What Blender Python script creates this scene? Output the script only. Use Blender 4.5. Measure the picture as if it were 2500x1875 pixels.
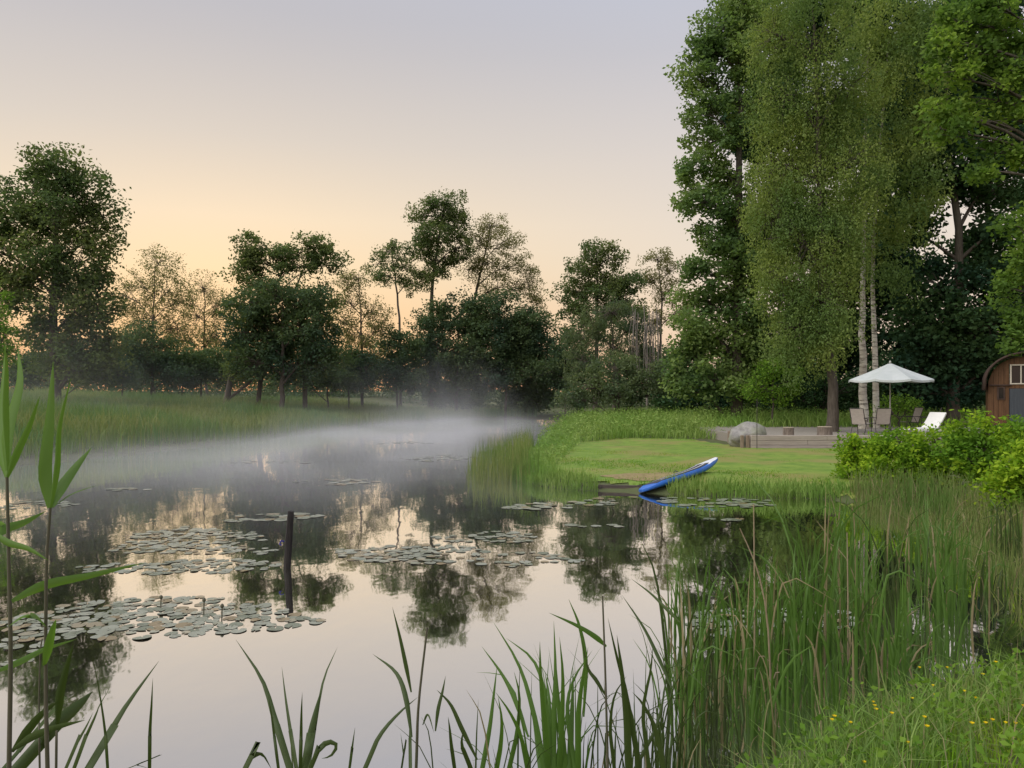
import bpy, bmesh, math
import numpy as np
from mathutils import Vector, Matrix

for o in list(bpy.data.objects):
    bpy.data.objects.remove(o, do_unlink=True)
SC = bpy.context.scene
COL = SC.collection
R = math.radians

# ---------------------------------------------------------------- camera
F, HX, HY, CZ = 1880.0, 1250.0, 955.0, 2.2        # focal length, principal column, horizon row (photo pixels), eye height
cam = bpy.data.cameras.new('camera')
cam.sensor_width = 36.0
cam.lens = 36.0 * F / 2500.0
cam.shift_y = (HY - 937.5) / 2500.0
cam.clip_start, cam.clip_end = 0.05, 6000
camo = bpy.data.objects.new('camera', cam)
camo.location = (0, 0, CZ)
camo.rotation_euler = (R(90), 0, 0)
COL.objects.link(camo)
SC.camera = camo

# ---------------------------------------------------------------- sky, fill lamp, exposure
def s2l(*c):
    c = np.array(c, float) / 255.0
    return tuple(np.where(c <= 0.04045, c / 12.92, ((c + 0.055) / 1.055) ** 2.4))

SUN_AZ = -22.0            # glow behind the trees, left of the view axis
world = bpy.data.worlds.new('World')
SC.world = world
world.use_nodes = True
nt = world.node_tree
nt.nodes.clear()
def N(t, **kw):
    n = nt.nodes.new(t)
    for k, v in kw.items():
        setattr(n, k, v)
    return n
L = nt.links.new
def ramp_node(stops):
    r = N('ShaderNodeValToRGB')
    e = r.color_ramp.elements
    while len(e) < len(stops):
        e.new(0.5)
    for i, (p, c) in enumerate(stops):
        e[i].position = p
        e[i].color = (*s2l(*c), 1)
    return r
tc = N('ShaderNodeTexCoord')
sep = N('ShaderNodeSeparateXYZ')
L(tc.outputs['Generated'], sep.inputs[0])
warm = ramp_node([(0.0, (250, 176, 122)), (0.07, (251, 208, 158)), (0.15, (249, 223, 184)), (0.21, (246, 226, 197)),
                  (0.30, (221, 211, 199)), (0.43, (194, 191, 194)), (0.7, (182, 184, 198)), (1.0, (174, 181, 203))])
cool = ramp_node([(0.0, (244, 206, 178)), (0.08, (243, 220, 198)), (0.18, (237, 224, 210)), (0.28, (225, 216, 210)),
                  (0.40, (202, 201, 208)), (0.50, (194, 199, 215)), (0.75, (184, 192, 214)), (1.0, (176, 188, 214))])
L(sep.outputs['Z'], warm.inputs[0])
L(sep.outputs['Z'], cool.inputs[0])
dot = N('ShaderNodeVectorMath', operation='DOT_PRODUCT')
L(tc.outputs['Generated'], dot.inputs[0])
dot.inputs[1].default_value = (math.sin(R(SUN_AZ)), math.cos(R(SUN_AZ)), 0.0)
mr = N('ShaderNodeMapRange')
mr.inputs['From Min'].default_value = 0.76
mr.inputs['From Max'].default_value = 0.99
L(dot.outputs['Value'], mr.inputs['Value'])
mixsky = N('ShaderNodeMix', data_type='RGBA')
L(mr.outputs[0], mixsky.inputs[0])
L(cool.outputs[0], mixsky.inputs[6])
L(warm.outputs[0], mixsky.inputs[7])
scale10 = N('ShaderNodeVectorMath', operation='SCALE')
scale10.inputs[3].default_value = 10.0
L(mixsky.outputs[2], scale10.inputs[0])
nish = N('ShaderNodeTexSky', sky_type='NISHITA')
nish.sun_disc = False
nish.sun_elevation = R(3.0)
nish.sun_rotation = R(SUN_AZ)
nish.dust_density = 4.0
nish.air_density = 1.0
nish.ozone_density = 1.0
mix2 = N('ShaderNodeMix', data_type='RGBA')
mix2.inputs[0].default_value = 0.06
L(scale10.outputs[0], mix2.inputs[6])
L(nish.outputs[0], mix2.inputs[7])
bg = N('ShaderNodeBackground')
bg.inputs['Strength'].default_value = 0.102
L(mix2.outputs[2], bg.inputs['Color'])
L(bg.outputs[0], N('ShaderNodeOutputWorld').inputs['Surface'])

fill_sun = bpy.data.lights.new('fill_sun', 'SUN')  # soft fill lamp, added to lift the greenery; the sunrise lies elsewhere
fill_sun.energy = 2.8
fill_sun.angle = R(70)
fill_sun.color = (1.0, 0.95, 0.86)
fill_suno = bpy.data.objects.new('fill_sun', fill_sun)
def aim_fill(az, el):
    d = Vector((math.sin(R(az)) * math.cos(R(el)), math.cos(R(az)) * math.cos(R(el)), math.sin(R(el))))
    fill_suno.rotation_euler = d.to_track_quat('Z', 'Y').to_euler()
aim_fill(-118, 50)
COL.objects.link(fill_suno)

vs = SC.view_settings
vs.view_transform = 'Standard'
vs.look = 'None'
vs.exposure = 0.0
vs.gamma = 1.0
vs.use_curve_mapping = False
cy = SC.cycles
cy.max_bounces = 6
cy.diffuse_bounces = 3
cy.glossy_bounces = 3
cy.transmission_bounces = 4
cy.transparent_max_bounces = 6
cy.volume_bounces = 1
cy.use_denoising = True
cy.caustics_reflective = False
cy.caustics_refractive = False
cy.volume_step_rate = 1.0
cy.volume_max_steps = 96

# ---------------------------------------------------------------- helpers
rng = np.random.default_rng(7)

def P(px, py, Y):
    return np.array([(px - HX) / F * Y, Y, CZ - (py - HY) / F * Y])

def link(o, parent=None):
    COL.objects.link(o)
    if parent is not None:
        o.parent = parent
    return o

def mesh_np(name, verts, faces, smooth=False):
    verts = np.ascontiguousarray(verts, dtype=np.float32)
    faces = np.ascontiguousarray(faces, dtype=np.int32)
    m = bpy.data.meshes.new(name)
    k = faces.shape[1]
    m.vertices.add(len(verts))
    m.vertices.foreach_set('co', verts.ravel())
    m.loops.add(faces.size)
    m.loops.foreach_set('vertex_index', faces.ravel())
    m.polygons.add(len(faces))
    m.polygons.foreach_set('loop_start', np.arange(0, faces.size, k, dtype=np.int32))
    m.polygons.foreach_set('loop_total', np.full(len(faces), k, dtype=np.int32))
    if smooth:
        m.polygons.foreach_set('use_smooth', np.ones(len(faces), dtype=bool))
    m.update(calc_edges=True)
    m.validate()
    return m

def obj(name, mesh, mat=None, parent=None, **props):
    o = bpy.data.objects.new(name, mesh)
    if mat is not None and mesh is not None and len(mesh.materials) == 0:
        mesh.materials.append(mat)
    for k, v in props.items():
        o[k] = v
    return link(o, parent)

def empty(name, loc, rz=0.0, **props):
    o = bpy.data.objects.new(name, None)
    o.empty_display_size = 0.2
    o.location = loc
    o.rotation_euler = (0, 0, rz)
    for k, v in props.items():
        o[k] = v
    return link(o)

class MB:
    """collects quads and triangles of one part"""
    def __init__(s):
        s.v, s.f, s.n = [], [], 0
    def add(s, v, f):
        s.v.append(np.asarray(v, float))
        s.f += [tuple(int(i) + s.n for i in q) for q in f]
        s.n += len(v)
        return s
    def box(s, c, size, rot=None):
        x, y, z = (np.array(size) / 2)
        v = np.array([[-x, -y, -z], [x, -y, -z], [x, y, -z], [-x, y, -z], [-x, -y, z], [x, -y, z], [x, y, z], [-x, y, z]])
        if rot is not None:
            v = v @ np.array(Matrix.Rotation(rot[1], 3, rot[0])).T
        return s.add(v + np.array(c), [(0, 3, 2, 1), (4, 5, 6, 7), (0, 1, 5, 4), (1, 2, 6, 5), (2, 3, 7, 6), (3, 0, 4, 7)])
    def tube(s, pts, rad, sides=6, cap=True):
        v, f = tube(pts, rad, sides)
        k = len(pts)
        f = [tuple(q) for q in f]
        if cap:
            f += [tuple(range(sides))[::-1], tuple((k - 1) * sides + i for i in range(sides))]
        return s.add(v, f)
    def mesh(s, name, smooth=False, bevel=0.0):
        m = bpy.data.meshes.new(name)
        m.from_pydata(np.concatenate(s.v).tolist(), [], s.f)
        if bevel > 0:
            bm = bmesh.new()
            bm.from_mesh(m)
            bmesh.ops.bevel(bm, geom=list(bm.edges), offset=bevel, segments=1, affect='EDGES', profile=0.5)
            bm.to_mesh(m)
            bm.free()
        if smooth:
            m.polygons.foreach_set('use_smooth', np.ones(len(m.polygons), dtype=bool))
        m.update()
        return m
    def build(s, name, mat, parent=None, smooth=False, bevel=0.0, **props):
        return obj(name, s.mesh(name, smooth, bevel), mat, parent, **props)

def tube(pts, rad, sides=6):
    pts = np.asarray(pts, float)
    k = len(pts)
    rad = np.broadcast_to(np.asarray(rad, float), (k,))
    t = np.gradient(pts, axis=0)
    t /= np.linalg.norm(t, axis=1)[:, None] + 1e-9
    ref = np.where(np.abs(t[:, 2:3]) > 0.9, np.array([[1.0, 0, 0]]), np.array([[0, 0, 1.0]]))
    a = np.cross(t, ref)
    a /= np.linalg.norm(a, axis=1)[:, None] + 1e-9
    for i in range(1, k):
        if np.dot(a[i], a[i - 1]) < 0:
            a[i] = -a[i]
    b = np.cross(t, a)
    ang = np.linspace(0, 2 * np.pi, sides, endpoint=False)
    v = pts[:, None, :] + rad[:, None, None] * (np.cos(ang)[None, :, None] * a[:, None, :] + np.sin(ang)[None, :, None] * b[:, None, :])
    f = []
    for i in range(k - 1):
        for j in range(sides):
            f.append((i * sides + j, i * sides + (j + 1) % sides, (i + 1) * sides + (j + 1) % sides, (i + 1) * sides + j))
    return v.reshape(-1, 3), np.array(f)

def curve_pts(ctrl, n=10):
    """Catmull-Rom through control points"""
    c = np.asarray(ctrl, float)
    c = np.vstack([2 * c[0] - c[1], c, 2 * c[-1] - c[-2]])
    seg = len(c) - 3
    out = []
    for u in np.linspace(0, seg, n):
        i = min(int(u), seg - 1)
        t = u - i
        p0, p1, p2, p3 = c[i:i + 4]
        out.append(0.5 * ((2 * p1) + (-p0 + p2) * t + (2 * p0 - 5 * p1 + 4 * p2 - p3) * t * t + (-p0 + 3 * p1 - 3 * p2 + p3) * t ** 3))
    return np.array(out)

# ---------------------------------------------------------------- materials
MATS = {}
def newmat(name):
    m = bpy.data.materials.new(name)
    m.use_nodes = True
    t = m.node_tree
    t.nodes.clear()
    return m, t
def nn(t, typ, **kw):
    n = t.nodes.new(typ)
    for k, v in kw.items():
        setattr(n, k, v)
    return n
def rgb(c):
    return (*c, 1.0)

def leafmat(name, a, b, trans=0.35, gloss=0.0, nscale=0.6, c=None, rough=0.45, tgain=1.3):
    m, t = newmat(name)
    geo = nn(t, 'ShaderNodeNewGeometry')
    mix = nn(t, 'ShaderNodeMix', data_type='RGBA')
    mix.inputs[6].default_value, mix.inputs[7].default_value = rgb(a), rgb(b)
    t.links.new(geo.outputs['Random Per Island'], mix.inputs[0])
    colour = mix.outputs[2]
    if c is not None:
        noi = nn(t, 'ShaderNodeTexNoise')
        noi.inputs['Scale'].default_value = nscale
        noi.inputs['Detail'].default_value = 2
        t.links.new(geo.outputs['Position'], noi.inputs['Vector'])
        mp = nn(t, 'ShaderNodeMapRange')
        mp.inputs['From Min'].default_value, mp.inputs['From Max'].default_value = 0.42, 0.62
        t.links.new(noi.outputs[0], mp.inputs['Value'])
        mx = nn(t, 'ShaderNodeMix', data_type='RGBA')
        t.links.new(mp.outputs[0], mx.inputs[0])
        t.links.new(colour, mx.inputs[6])
        mx.inputs[7].default_value = rgb(c)
        colour = mx.outputs[2]
    d = nn(t, 'ShaderNodeBsdfDiffuse')
    tr = nn(t, 'ShaderNodeBsdfTranslucent')
    t.links.new(colour, d.inputs[0])
    br = nn(t, 'ShaderNodeVectorMath', operation='MULTIPLY')
    t.links.new(colour, br.inputs[0])
    br.inputs[1].default_value = (tgain * 1.05, tgain * 1.1, tgain * 0.6)
    t.links.new(br.outputs[0], tr.inputs[0])
    ms = nn(t, 'ShaderNodeMixShader')
    ms.inputs[0].default_value = trans
    t.links.new(d.outputs[0], ms.inputs[1])
    t.links.new(tr.outputs[0], ms.inputs[2])
    out = ms.outputs[0]
    if gloss > 0:
        g = nn(t, 'ShaderNodeBsdfGlossy')
        g.inputs['Roughness'].default_value = rough
        g.inputs[0].default_value = (1, 1, 1, 1)
        ms2 = nn(t, 'ShaderNodeMixShader')
        lw = nn(t, 'ShaderNodeLayerWeight')
        lw.inputs[0].default_value = 0.25
        ml = nn(t, 'ShaderNodeMath', operation='MULTIPLY_ADD')
        t.links.new(lw.outputs['Fresnel'], ml.inputs[0])
        ml.inputs[1].default_value = gloss
        ml.inputs[2].default_value = gloss * 0.25
        t.links.new(ml.outputs[0], ms2.inputs[0])
        t.links.new(out, ms2.inputs[1])
        t.links.new(g.outputs[0], ms2.inputs[2])
        out = ms2.outputs[0]
    t.links.new(out, nn(t, 'ShaderNodeOutputMaterial').inputs['Surface'])
    MATS[name] = m
    return m

def surf(name, a, b=None, scale=4.0, stretch=(1, 1, 1), rough=0.8, bump=0.0, detail=6, c=None, cscale=0.5, metallic=0.0, spec=0.3, lo=0.35, hi=0.65, coord='Object'):
    m, t = newmat(name)
    p = nn(t, 'ShaderNodeBsdfPrincipled')
    p.inputs['Roughness'].default_value = rough
    p.inputs['Metallic'].default_value = metallic
    p.inputs['Specular IOR Level'].default_value = spec
    p.inputs['Base Color'].default_value = rgb(a)
    if b is not None:
        co = nn(t, 'ShaderNodeTexCoord')
        mapn = nn(t, 'ShaderNodeMapping')
        mapn.inputs['Scale'].default_value = stretch
        t.links.new(co.outputs[coord], mapn.inputs[0])
        no = nn(t, 'ShaderNodeTexNoise')
        no.inputs['Scale'].default_value = scale
        no.inputs['Detail'].default_value = detail
        no.inputs['Roughness'].default_value = 0.65
        t.links.new(mapn.outputs[0], no.inputs['Vector'])
        mp = nn(t, 'ShaderNodeMapRange')
        mp.inputs['From Min'].default_value, mp.inputs['From Max'].default_value = lo, hi
        t.links.new(no.outputs[0], mp.inputs['Value'])
        mx = nn(t, 'ShaderNodeMix', data_type='RGBA')
        t.links.new(mp.outputs[0], mx.inputs[0])
        mx.inputs[6].default_value, mx.inputs[7].default_value = rgb(a), rgb(b)
        col = mx.outputs[2]
        if c is not None:
            n2 = nn(t, 'ShaderNodeTexNoise')
            n2.inputs['Scale'].default_value = cscale
            n2.inputs['Detail'].default_value = 3
            t.links.new(co.outputs[coord], n2.inputs['Vector'])
            m2 = nn(t, 'ShaderNodeMapRange')
            m2.inputs['From Min'].default_value, m2.inputs['From Max'].default_value = 0.45, 0.65
            t.links.new(n2.outputs[0], m2.inputs['Value'])
            mx2 = nn(t, 'ShaderNodeMix', data_type='RGBA')
            t.links.new(m2.outputs[0], mx2.inputs[0])
            t.links.new(col, mx2.inputs[6])
            mx2.inputs[7].default_value = rgb(c)
            col = mx2.outputs[2]
        t.links.new(col, p.inputs['Base Color'])
        if bump > 0:
            bp = nn(t, 'ShaderNodeBump')
            bp.inputs['Strength'].default_value = bump
            bp.inputs['Distance'].default_value = 0.05
            t.links.new(no.outputs[0], bp.inputs['Height'])
            t.links.new(bp.outputs[0], p.inputs['Normal'])
    t.links.new(p.outputs[0], nn(t, 'ShaderNodeOutputMaterial').inputs['Surface'])
    MATS[name] = m
    return m

# foliage
M_far = leafmat('foliage_far', (0.115, 0.150, 0.062), (0.200, 0.230, 0.095), 0.45, c=(0.110, 0.160, 0.075), nscale=0.35)
M_fardark = leafmat('foliage_dense', (0.080, 0.125, 0.066), (0.140, 0.190, 0.088), 0.33, c=(0.070, 0.115, 0.075), nscale=0.3)
M_sparse = leafmat('foliage_airy', (0.17, 0.175, 0.085), (0.26, 0.240, 0.120), 0.5)
M_willow = leafmat('foliage_willow', (0.115, 0.155, 0.080), (0.19, 0.23, 0.115), 0.38, c=(0.100, 0.145, 0.088), nscale=0.5)
M_maple = leafmat('foliage_maple', (0.165, 0.245, 0.085), (0.280, 0.365, 0.135), 0.44, c=(0.130, 0.210, 0.085), nscale=0.45)
M_birch = leafmat('foliage_birch', (0.185, 0.250, 0.075), (0.320, 0.385, 0.120), 0.40, c=(0.160, 0.240, 0.085), nscale=0.5)
M_dark = leafmat('foliage_shade', (0.040, 0.085, 0.036), (0.080, 0.135, 0.055), 0.25, c=(0.036, 0.078, 0.050), nscale=0.3)  # leaf colour darkened to hold the shade inside the grove
M_near = leafmat('foliage_near_maple', (0.150, 0.250, 0.048), (0.310, 0.430, 0.085), 0.42, c=(0.120, 0.205, 0.052), nscale=0.6)
M_shrub = leafmat('foliage_shrub', (0.150, 0.290, 0.022), (0.380, 0.510, 0.045), 0.38, c=(0.120, 0.240, 0.030), nscale=1.1)
M_bush = leafmat('foliage_green_bush', (0.10, 0.21, 0.03), (0.20, 0.32, 0.05), 0.38)
# grasses
G_meadow = leafmat('grass_meadow', (0.190, 0.240, 0.095), (0.310, 0.330, 0.155), 0.3, c=(0.150, 0.250, 0.105), nscale=0.25)
G_bank = leafmat('grass_bank', (0.165, 0.270, 0.058), (0.350, 0.450, 0.150), 0.3, c=(0.190, 0.320, 0.075), nscale=0.5)
G_lawn = leafmat('grass_lawn', (0.150, 0.275, 0.030), (0.290, 0.385, 0.060), 0.25, c=(0.125, 0.260, 0.035), nscale=0.9)
G_fore = leafmat('grass_foreground', (0.170, 0.300, 0.030), (0.340, 0.470, 0.055), 0.35, c=(0.200, 0.380, 0.030), nscale=0.9)
G_rush = leafmat('grass_rush', (0.160, 0.215, 0.060), (0.320, 0.340, 0.140), 0.3, c=(0.140, 0.230, 0.062), nscale=0.9)
G_dry = leafmat('grass_dry', (0.260, 0.215, 0.120), (0.370, 0.310, 0.190), 0.3)
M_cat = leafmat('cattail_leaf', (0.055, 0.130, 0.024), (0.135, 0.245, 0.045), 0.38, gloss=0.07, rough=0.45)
M_catshade = leafmat('shaded_leaf', (0.032, 0.058, 0.018), (0.080, 0.115, 0.030), 0.3, gloss=0.06, rough=0.45)  # silhouette shade put into the leaf colour of sedges and some cattails
M_reed = leafmat('reed_leaf', (0.110, 0.215, 0.035), (0.140, 0.250, 0.045), 0.42, gloss=0.06, rough=0.45)
M_reedstem = surf('reed_stem', (0.075, 0.080, 0.045), (0.120, 0.105, 0.075), 8, (1, 1, 0.4), 0.5)
M_drystem = surf('dry_reed_stem', (0.26, 0.20, 0.12), (0.36, 0.29, 0.19), 12, (1, 1, 0.3), 0.7)
M_flower = leafmat('buttercup_petal', (0.75, 0.52, 0.02), (0.85, 0.65, 0.03), 0.3)
# woods, stones and made things
M_bark = surf('bark_dark', (0.075, 0.062, 0.050), (0.135, 0.115, 0.095), 5, (3, 3, 0.6), 0.9, 0.6)
M_barkfar = surf('bark_far', (0.085, 0.070, 0.060), (0.130, 0.105, 0.090), 2, (2, 2, 0.5), 0.9)
M_birchbark = surf('bark_birch', (0.62, 0.58, 0.50), (0.10, 0.085, 0.070), 3.0, (0.8, 0.8, 5.0), 0.7, 0.3, lo=0.50, hi=0.60, c=(0.44, 0.39, 0.32), cscale=1.5)
M_ground = surf('ground_soil', (0.070, 0.072, 0.034), (0.125, 0.135, 0.055), 3, rough=0.95, bump=0.4, c=(0.085, 0.110, 0.040), cscale=0.35)
M_lawn = surf('lawn_turf', (0.115, 0.210, 0.030), (0.220, 0.305, 0.052), 2.2, rough=0.95, bump=0.6, c=(0.245, 0.235, 0.070), cscale=0.6)
M_terrace = surf('terrace_gravel', (0.24, 0.21, 0.18), (0.34, 0.31, 0.27), 30, rough=0.95, bump=0.4)
M_beam = surf('timber_grey', (0.33, 0.28, 0.25), (0.47, 0.41, 0.37), 3, (0.5, 8, 8), 0.85, 0.3)
M_beam2 = surf('timber_brown', (0.20, 0.15, 0.115), (0.30, 0.23, 0.18), 3, (8, 8, 0.6), 0.85, 0.3)
M_plankdark = surf('plank_wet', (0.060, 0.047, 0.040), (0.110, 0.085, 0.070), 4, (0.5, 6, 6), 0.6, 0.3)
M_post = surf('post_wood', (0.014, 0.012, 0.012), (0.038, 0.032, 0.030), 6, (4, 4, 0.7), 0.75, 0.5)
M_stump = surf('stump_bark', (0.13, 0.105, 0.085), (0.25, 0.205, 0.17), 6, (3, 3, 0.6), 0.9, 0.7)
M_cut = surf('stump_cut', (0.34, 0.28, 0.21), (0.44, 0.37, 0.28), 14, rough=0.8)
M_rock = surf('boulder_granite', (0.19, 0.18, 0.175), (0.34, 0.325, 0.315), 5, rough=0.9, bump=0.7, c=(0.27, 0.28, 0.21), cscale=2.0)
M_soil = surf('bare_soil', (0.23, 0.17, 0.085), (0.32, 0.26, 0.12), 8, rough=0.95, bump=0.5)
M_blue = surf('hull_blue', (0.022, 0.140, 0.58), (0.032, 0.18, 0.65), 2, rough=0.35, spec=0.5)
M_white = surf('deck_white', (0.72, 0.74, 0.80), (0.80, 0.81, 0.84), 6, rough=0.4)
M_pad = surf('pad_dark', (0.055, 0.055, 0.060), (0.085, 0.085, 0.09), 30, rough=0.8)
M_canvas = surf('canvas_pale', (0.50, 0.54, 0.54), (0.57, 0.60, 0.61), 3, rough=0.85)
M_sling = surf('sling_beige', (0.38, 0.335, 0.30), (0.48, 0.43, 0.385), 10, (1, 1, 6), 0.85)
M_metal = surf('metal_dark', (0.045, 0.038, 0.038), (0.07, 0.06, 0.06), 6, rough=0.45)
M_pole = surf('pole_grey', (0.40, 0.39, 0.36), (0.48, 0.47, 0.44), 6, rough=0.5)
M_lounger = surf('lounger_white', (0.78, 0.78, 0.76), (0.84, 0.83, 0.81), 8, rough=0.6)
M_cabin = surf('cabin_wood', (0.095, 0.045, 0.022), (0.155, 0.080, 0.038), 3, (6, 6, 0.5), 0.55, 0.2)
M_roof = surf('roof_tar', (0.055, 0.035, 0.028), (0.085, 0.055, 0.045), 5, rough=0.85)
M_frame = surf('frame_offwhite', (0.55, 0.50, 0.42), (0.62, 0.57, 0.49), 5, rough=0.6)
M_glass = surf('pane_dark', (0.016, 0.014, 0.015), rough=0.08, spec=0.5)
M_doorblue = surf('door_slate', (0.050, 0.060, 0.075), (0.075, 0.085, 0.10), 4, (5, 5, 0.5), 0.6)
M_rope = surf('rope_blue', (0.03, 0.03, 0.20), (0.05, 0.05, 0.30), 30, rough=0.7)
M_twig = surf('twig_grey', (0.20, 0.175, 0.16), (0.28, 0.245, 0.22), 3, rough=0.9)

def padmat():
    m, t = newmat('lily_pad_leaf')
    p = nn(t, 'ShaderNodeBsdfPrincipled')
    oi = nn(t, 'ShaderNodeObjectInfo')
    geo = nn(t, 'ShaderNodeNewGeometry')
    ad = nn(t, 'ShaderNodeMath', operation='ADD')
    t.links.new(oi.outputs['Random'], ad.inputs[0])
    t.links.new(geo.outputs['Random Per Island'], ad.inputs[1])
    fr = nn(t, 'ShaderNodeMath', operation='FRACT')
    t.links.new(ad.outputs[0], fr.inputs[0])
    cr = nn(t, 'ShaderNodeValToRGB')
    e = cr.color_ramp.elements
    e[0].color, e[0].position = (0.170, 0.190, 0.130, 1), 0.0
    e[1].color, e[1].position = (0.330, 0.340, 0.270, 1), 0.8
    x = e.new(0.93)
    x.color = (0.26, 0.20, 0.11, 1)
    t.links.new(fr.outputs[0], cr.inputs[0])
    t.links.new(cr.outputs[0], p.inputs['Base Color'])
    p.inputs['Roughness'].default_value = 0.24
    p.inputs['Specular IOR Level'].default_value = 1.0
    no = nn(t, 'ShaderNodeTexNoise')
    no.inputs['Scale'].default_value = 18
    bp = nn(t, 'ShaderNodeBump')
    bp.inputs['Strength'].default_value = 0.25
    bp.inputs['Distance'].default_value = 0.02
    co = nn(t, 'ShaderNodeTexCoord')
    t.links.new(co.outputs['Object'], no.inputs['Vector'])
    t.links.new(no.outputs[0], bp.inputs['Height'])
    t.links.new(bp.outputs[0], p.inputs['Normal'])
    t.links.new(p.outputs[0], nn(t, 'ShaderNodeOutputMaterial').inputs['Surface'])
    return m
M_pad_leaf = padmat()

def watermat():
    m, t = newmat('pond_water')
    geo = nn(t, 'ShaderNodeNewGeometry')
    mapn = nn(t, 'ShaderNodeMapping')
    mapn.inputs['Scale'].default_value = (1.0, 0.55, 1.0)
    t.links.new(geo.outputs['Position'], mapn.inputs[0])
    n1 = nn(t, 'ShaderNodeTexNoise')
    n1.inputs['Scale'].default_value = 1.7
    n1.inputs['Detail'].default_value = 3
    t.links.new(mapn.outputs[0], n1.inputs['Vector'])
    bp = nn(t, 'ShaderNodeBump')
    bp.inputs['Strength'].default_value = 0.06
    bp.inputs['Distance'].default_value = 0.06
    t.links.new(n1.outputs[0], bp.inputs['Height'])
    g = nn(t, 'ShaderNodeBsdfGlossy')
    g.inputs['Roughness'].default_value = 0.03
    g.inputs[0].default_value = (0.97, 0.96, 0.95, 1)
    d = nn(t, 'ShaderNodeBsdfDiffuse')
    d.inputs[0].default_value = (0.060, 0.058, 0.040, 1)
    t.links.new(bp.outputs[0], g.inputs['Normal'])
    lw = nn(t, 'ShaderNodeLayerWeight')
    lw.inputs[0].default_value = 0.5
    mp = nn(t, 'ShaderNodeMapRange')
    mp.inputs['From Min'].default_value, mp.inputs['From Max'].default_value = 0.0, 0.9
    mp.inputs['To Min'].default_value, mp.inputs['To Max'].default_value = 0.45, 0.97
    t.links.new(lw.outputs['Facing'], mp.inputs['Value'])
    ms = nn(t, 'ShaderNodeMixShader')
    t.links.new(mp.outputs[0], ms.inputs[0])
    t.links.new(d.outputs[0], ms.inputs[1])
    t.links.new(g.outputs[0], ms.inputs[2])
    t.links.new(ms.outputs[0], nn(t, 'ShaderNodeOutputMaterial').inputs['Surface'])
    return m
M_water = watermat()

# ---------------------------------------------------------------- terrain
POND = np.array([(-24, 2.3), (-24, 10), (-18, 18), (-15.3, 23), (-13.6, 28), (-12, 33), (-10.5, 43), (-8, 52), (-4, 60.5), (1, 62), (4.4, 61.5), (5.2, 58),
                 (3.9, 50), (3.0, 43.5), (1.7, 35), (0.75, 28.5), (0.15, 23), (0.15, 19.5), (0.5, 18.0), (1.4, 17.1), (2.5, 16.85), (3.0, 16.55), (4.3, 16.0),
                 (6.3, 15.7), (7.4, 14.8), (8.0, 13), (7.7, 11), (7.0, 8.5), (5.6, 6.8), (4.2, 5.95), (2.9, 5.4), (1.85, 4.8), (1.2, 4.1), (0.4, 3.2), (-2, 2.6), (-8, 2.3)], float)

def inside(poly, x, y):
    c = np.zeros(np.shape(x), bool)
    n = len(poly)
    for i in range(n):
        x1, y1 = poly[i]
        x2, y2 = poly[(i + 1) % n]
        if y1 == y2:
            continue
        cond = ((y1 > y) != (y2 > y)) & (x < (x2 - x1) * (y - y1) / (y2 - y1) + x1)
        c ^= cond
    return c

def shore(x, y):
    """signed distance to the water's edge, positive on land"""
    x, y = np.asarray(x, float), np.asarray(y, float)
    d = np.full(x.shape, 1e9)
    n = len(POND)
    for i in range(n):
        a, b = POND[i], POND[(i + 1) % n]
        ab = b - a
        t = np.clip(((x - a[0]) * ab[0] + (y - a[1]) * ab[1]) / (ab @ ab), 0, 1)
        d = np.minimum(d, np.hypot(x - a[0] - t * ab[0], y - a[1] - t * ab[1]))
    return np.where(inside(POND, x, y), -d, d)

def sst(a, b, x):
    t = np.clip((x - a) / (b - a), 0, 1)
    return t * t * (3 - 2 * t)

def wob(x, y):
    return (np.sin(0.9 * x + 1.3 * y) * 0.5 + np.sin(2.1 * x - 1.7 * y + 1.0) * 0.3 + np.sin(0.31 * x + 0.23 * y + 2.0) * 0.7)

def gz(x, y):
    x, y = np.asarray(x, float), np.asarray(y, float)
    s = shore(x, y)
    z = -0.7 + 0.7 * sst(-1.6, 0.0, s) + 0.13 * sst(0.0, 0.4, s) + 0.22 * (1 - np.exp(-np.maximum(s, 0) / 6))
    z = z + np.where(s > 0, 0.02 * wob(x, y) * sst(0.2, 1.5, s), 0)
    z = z + 1.35 * sst(-7, -16, x) * (1 - np.exp(-np.maximum(s, 0) / 18))
    z = z + 0.45 * np.exp(-((x - 1.0) ** 2 + y ** 2) / 20) * sst(0, 1.2, s)
    z = z + 0.12 * np.exp(-(((x - 4.3) / 0.9) ** 2 + ((y - 17.7) / 0.5) ** 2)) * sst(0, 0.5, s)
    return z

def grid_axis(n, half, k, c=0.0):
    t = np.linspace(-1, 1, n)
    return c + half * np.sinh(k * t) / np.sinh(k)

gx = grid_axis(270, 1800, 6.9, 1.0)
gy = grid_axis(270, 1800, 6.9, 14.0)
X, Y = np.meshgrid(gx, gy)
Z = gz(X, Y)
n = len(gx)
idx = np.arange(n * n).reshape(n, n)
faces = np.stack([idx[:-1, :-1], idx[:-1, 1:], idx[1:, 1:], idx[1:, :-1]], -1).reshape(-1, 4)
obj('ground', mesh_np('ground', np.stack([X, Y, Z], -1).reshape(-1, 3), faces, True), M_ground, kind='structure')

wb = MB()
wp = [(-40, 2), (-40, 70), (20, 70), (20, 2)]
wb.add([(-40, 1.5, 0), (12, 1.5, 0), (12, 68, 0), (-40, 68, 0)], [(0, 1, 2, 3)])
wb.build('water', M_water, kind='structure')

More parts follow.
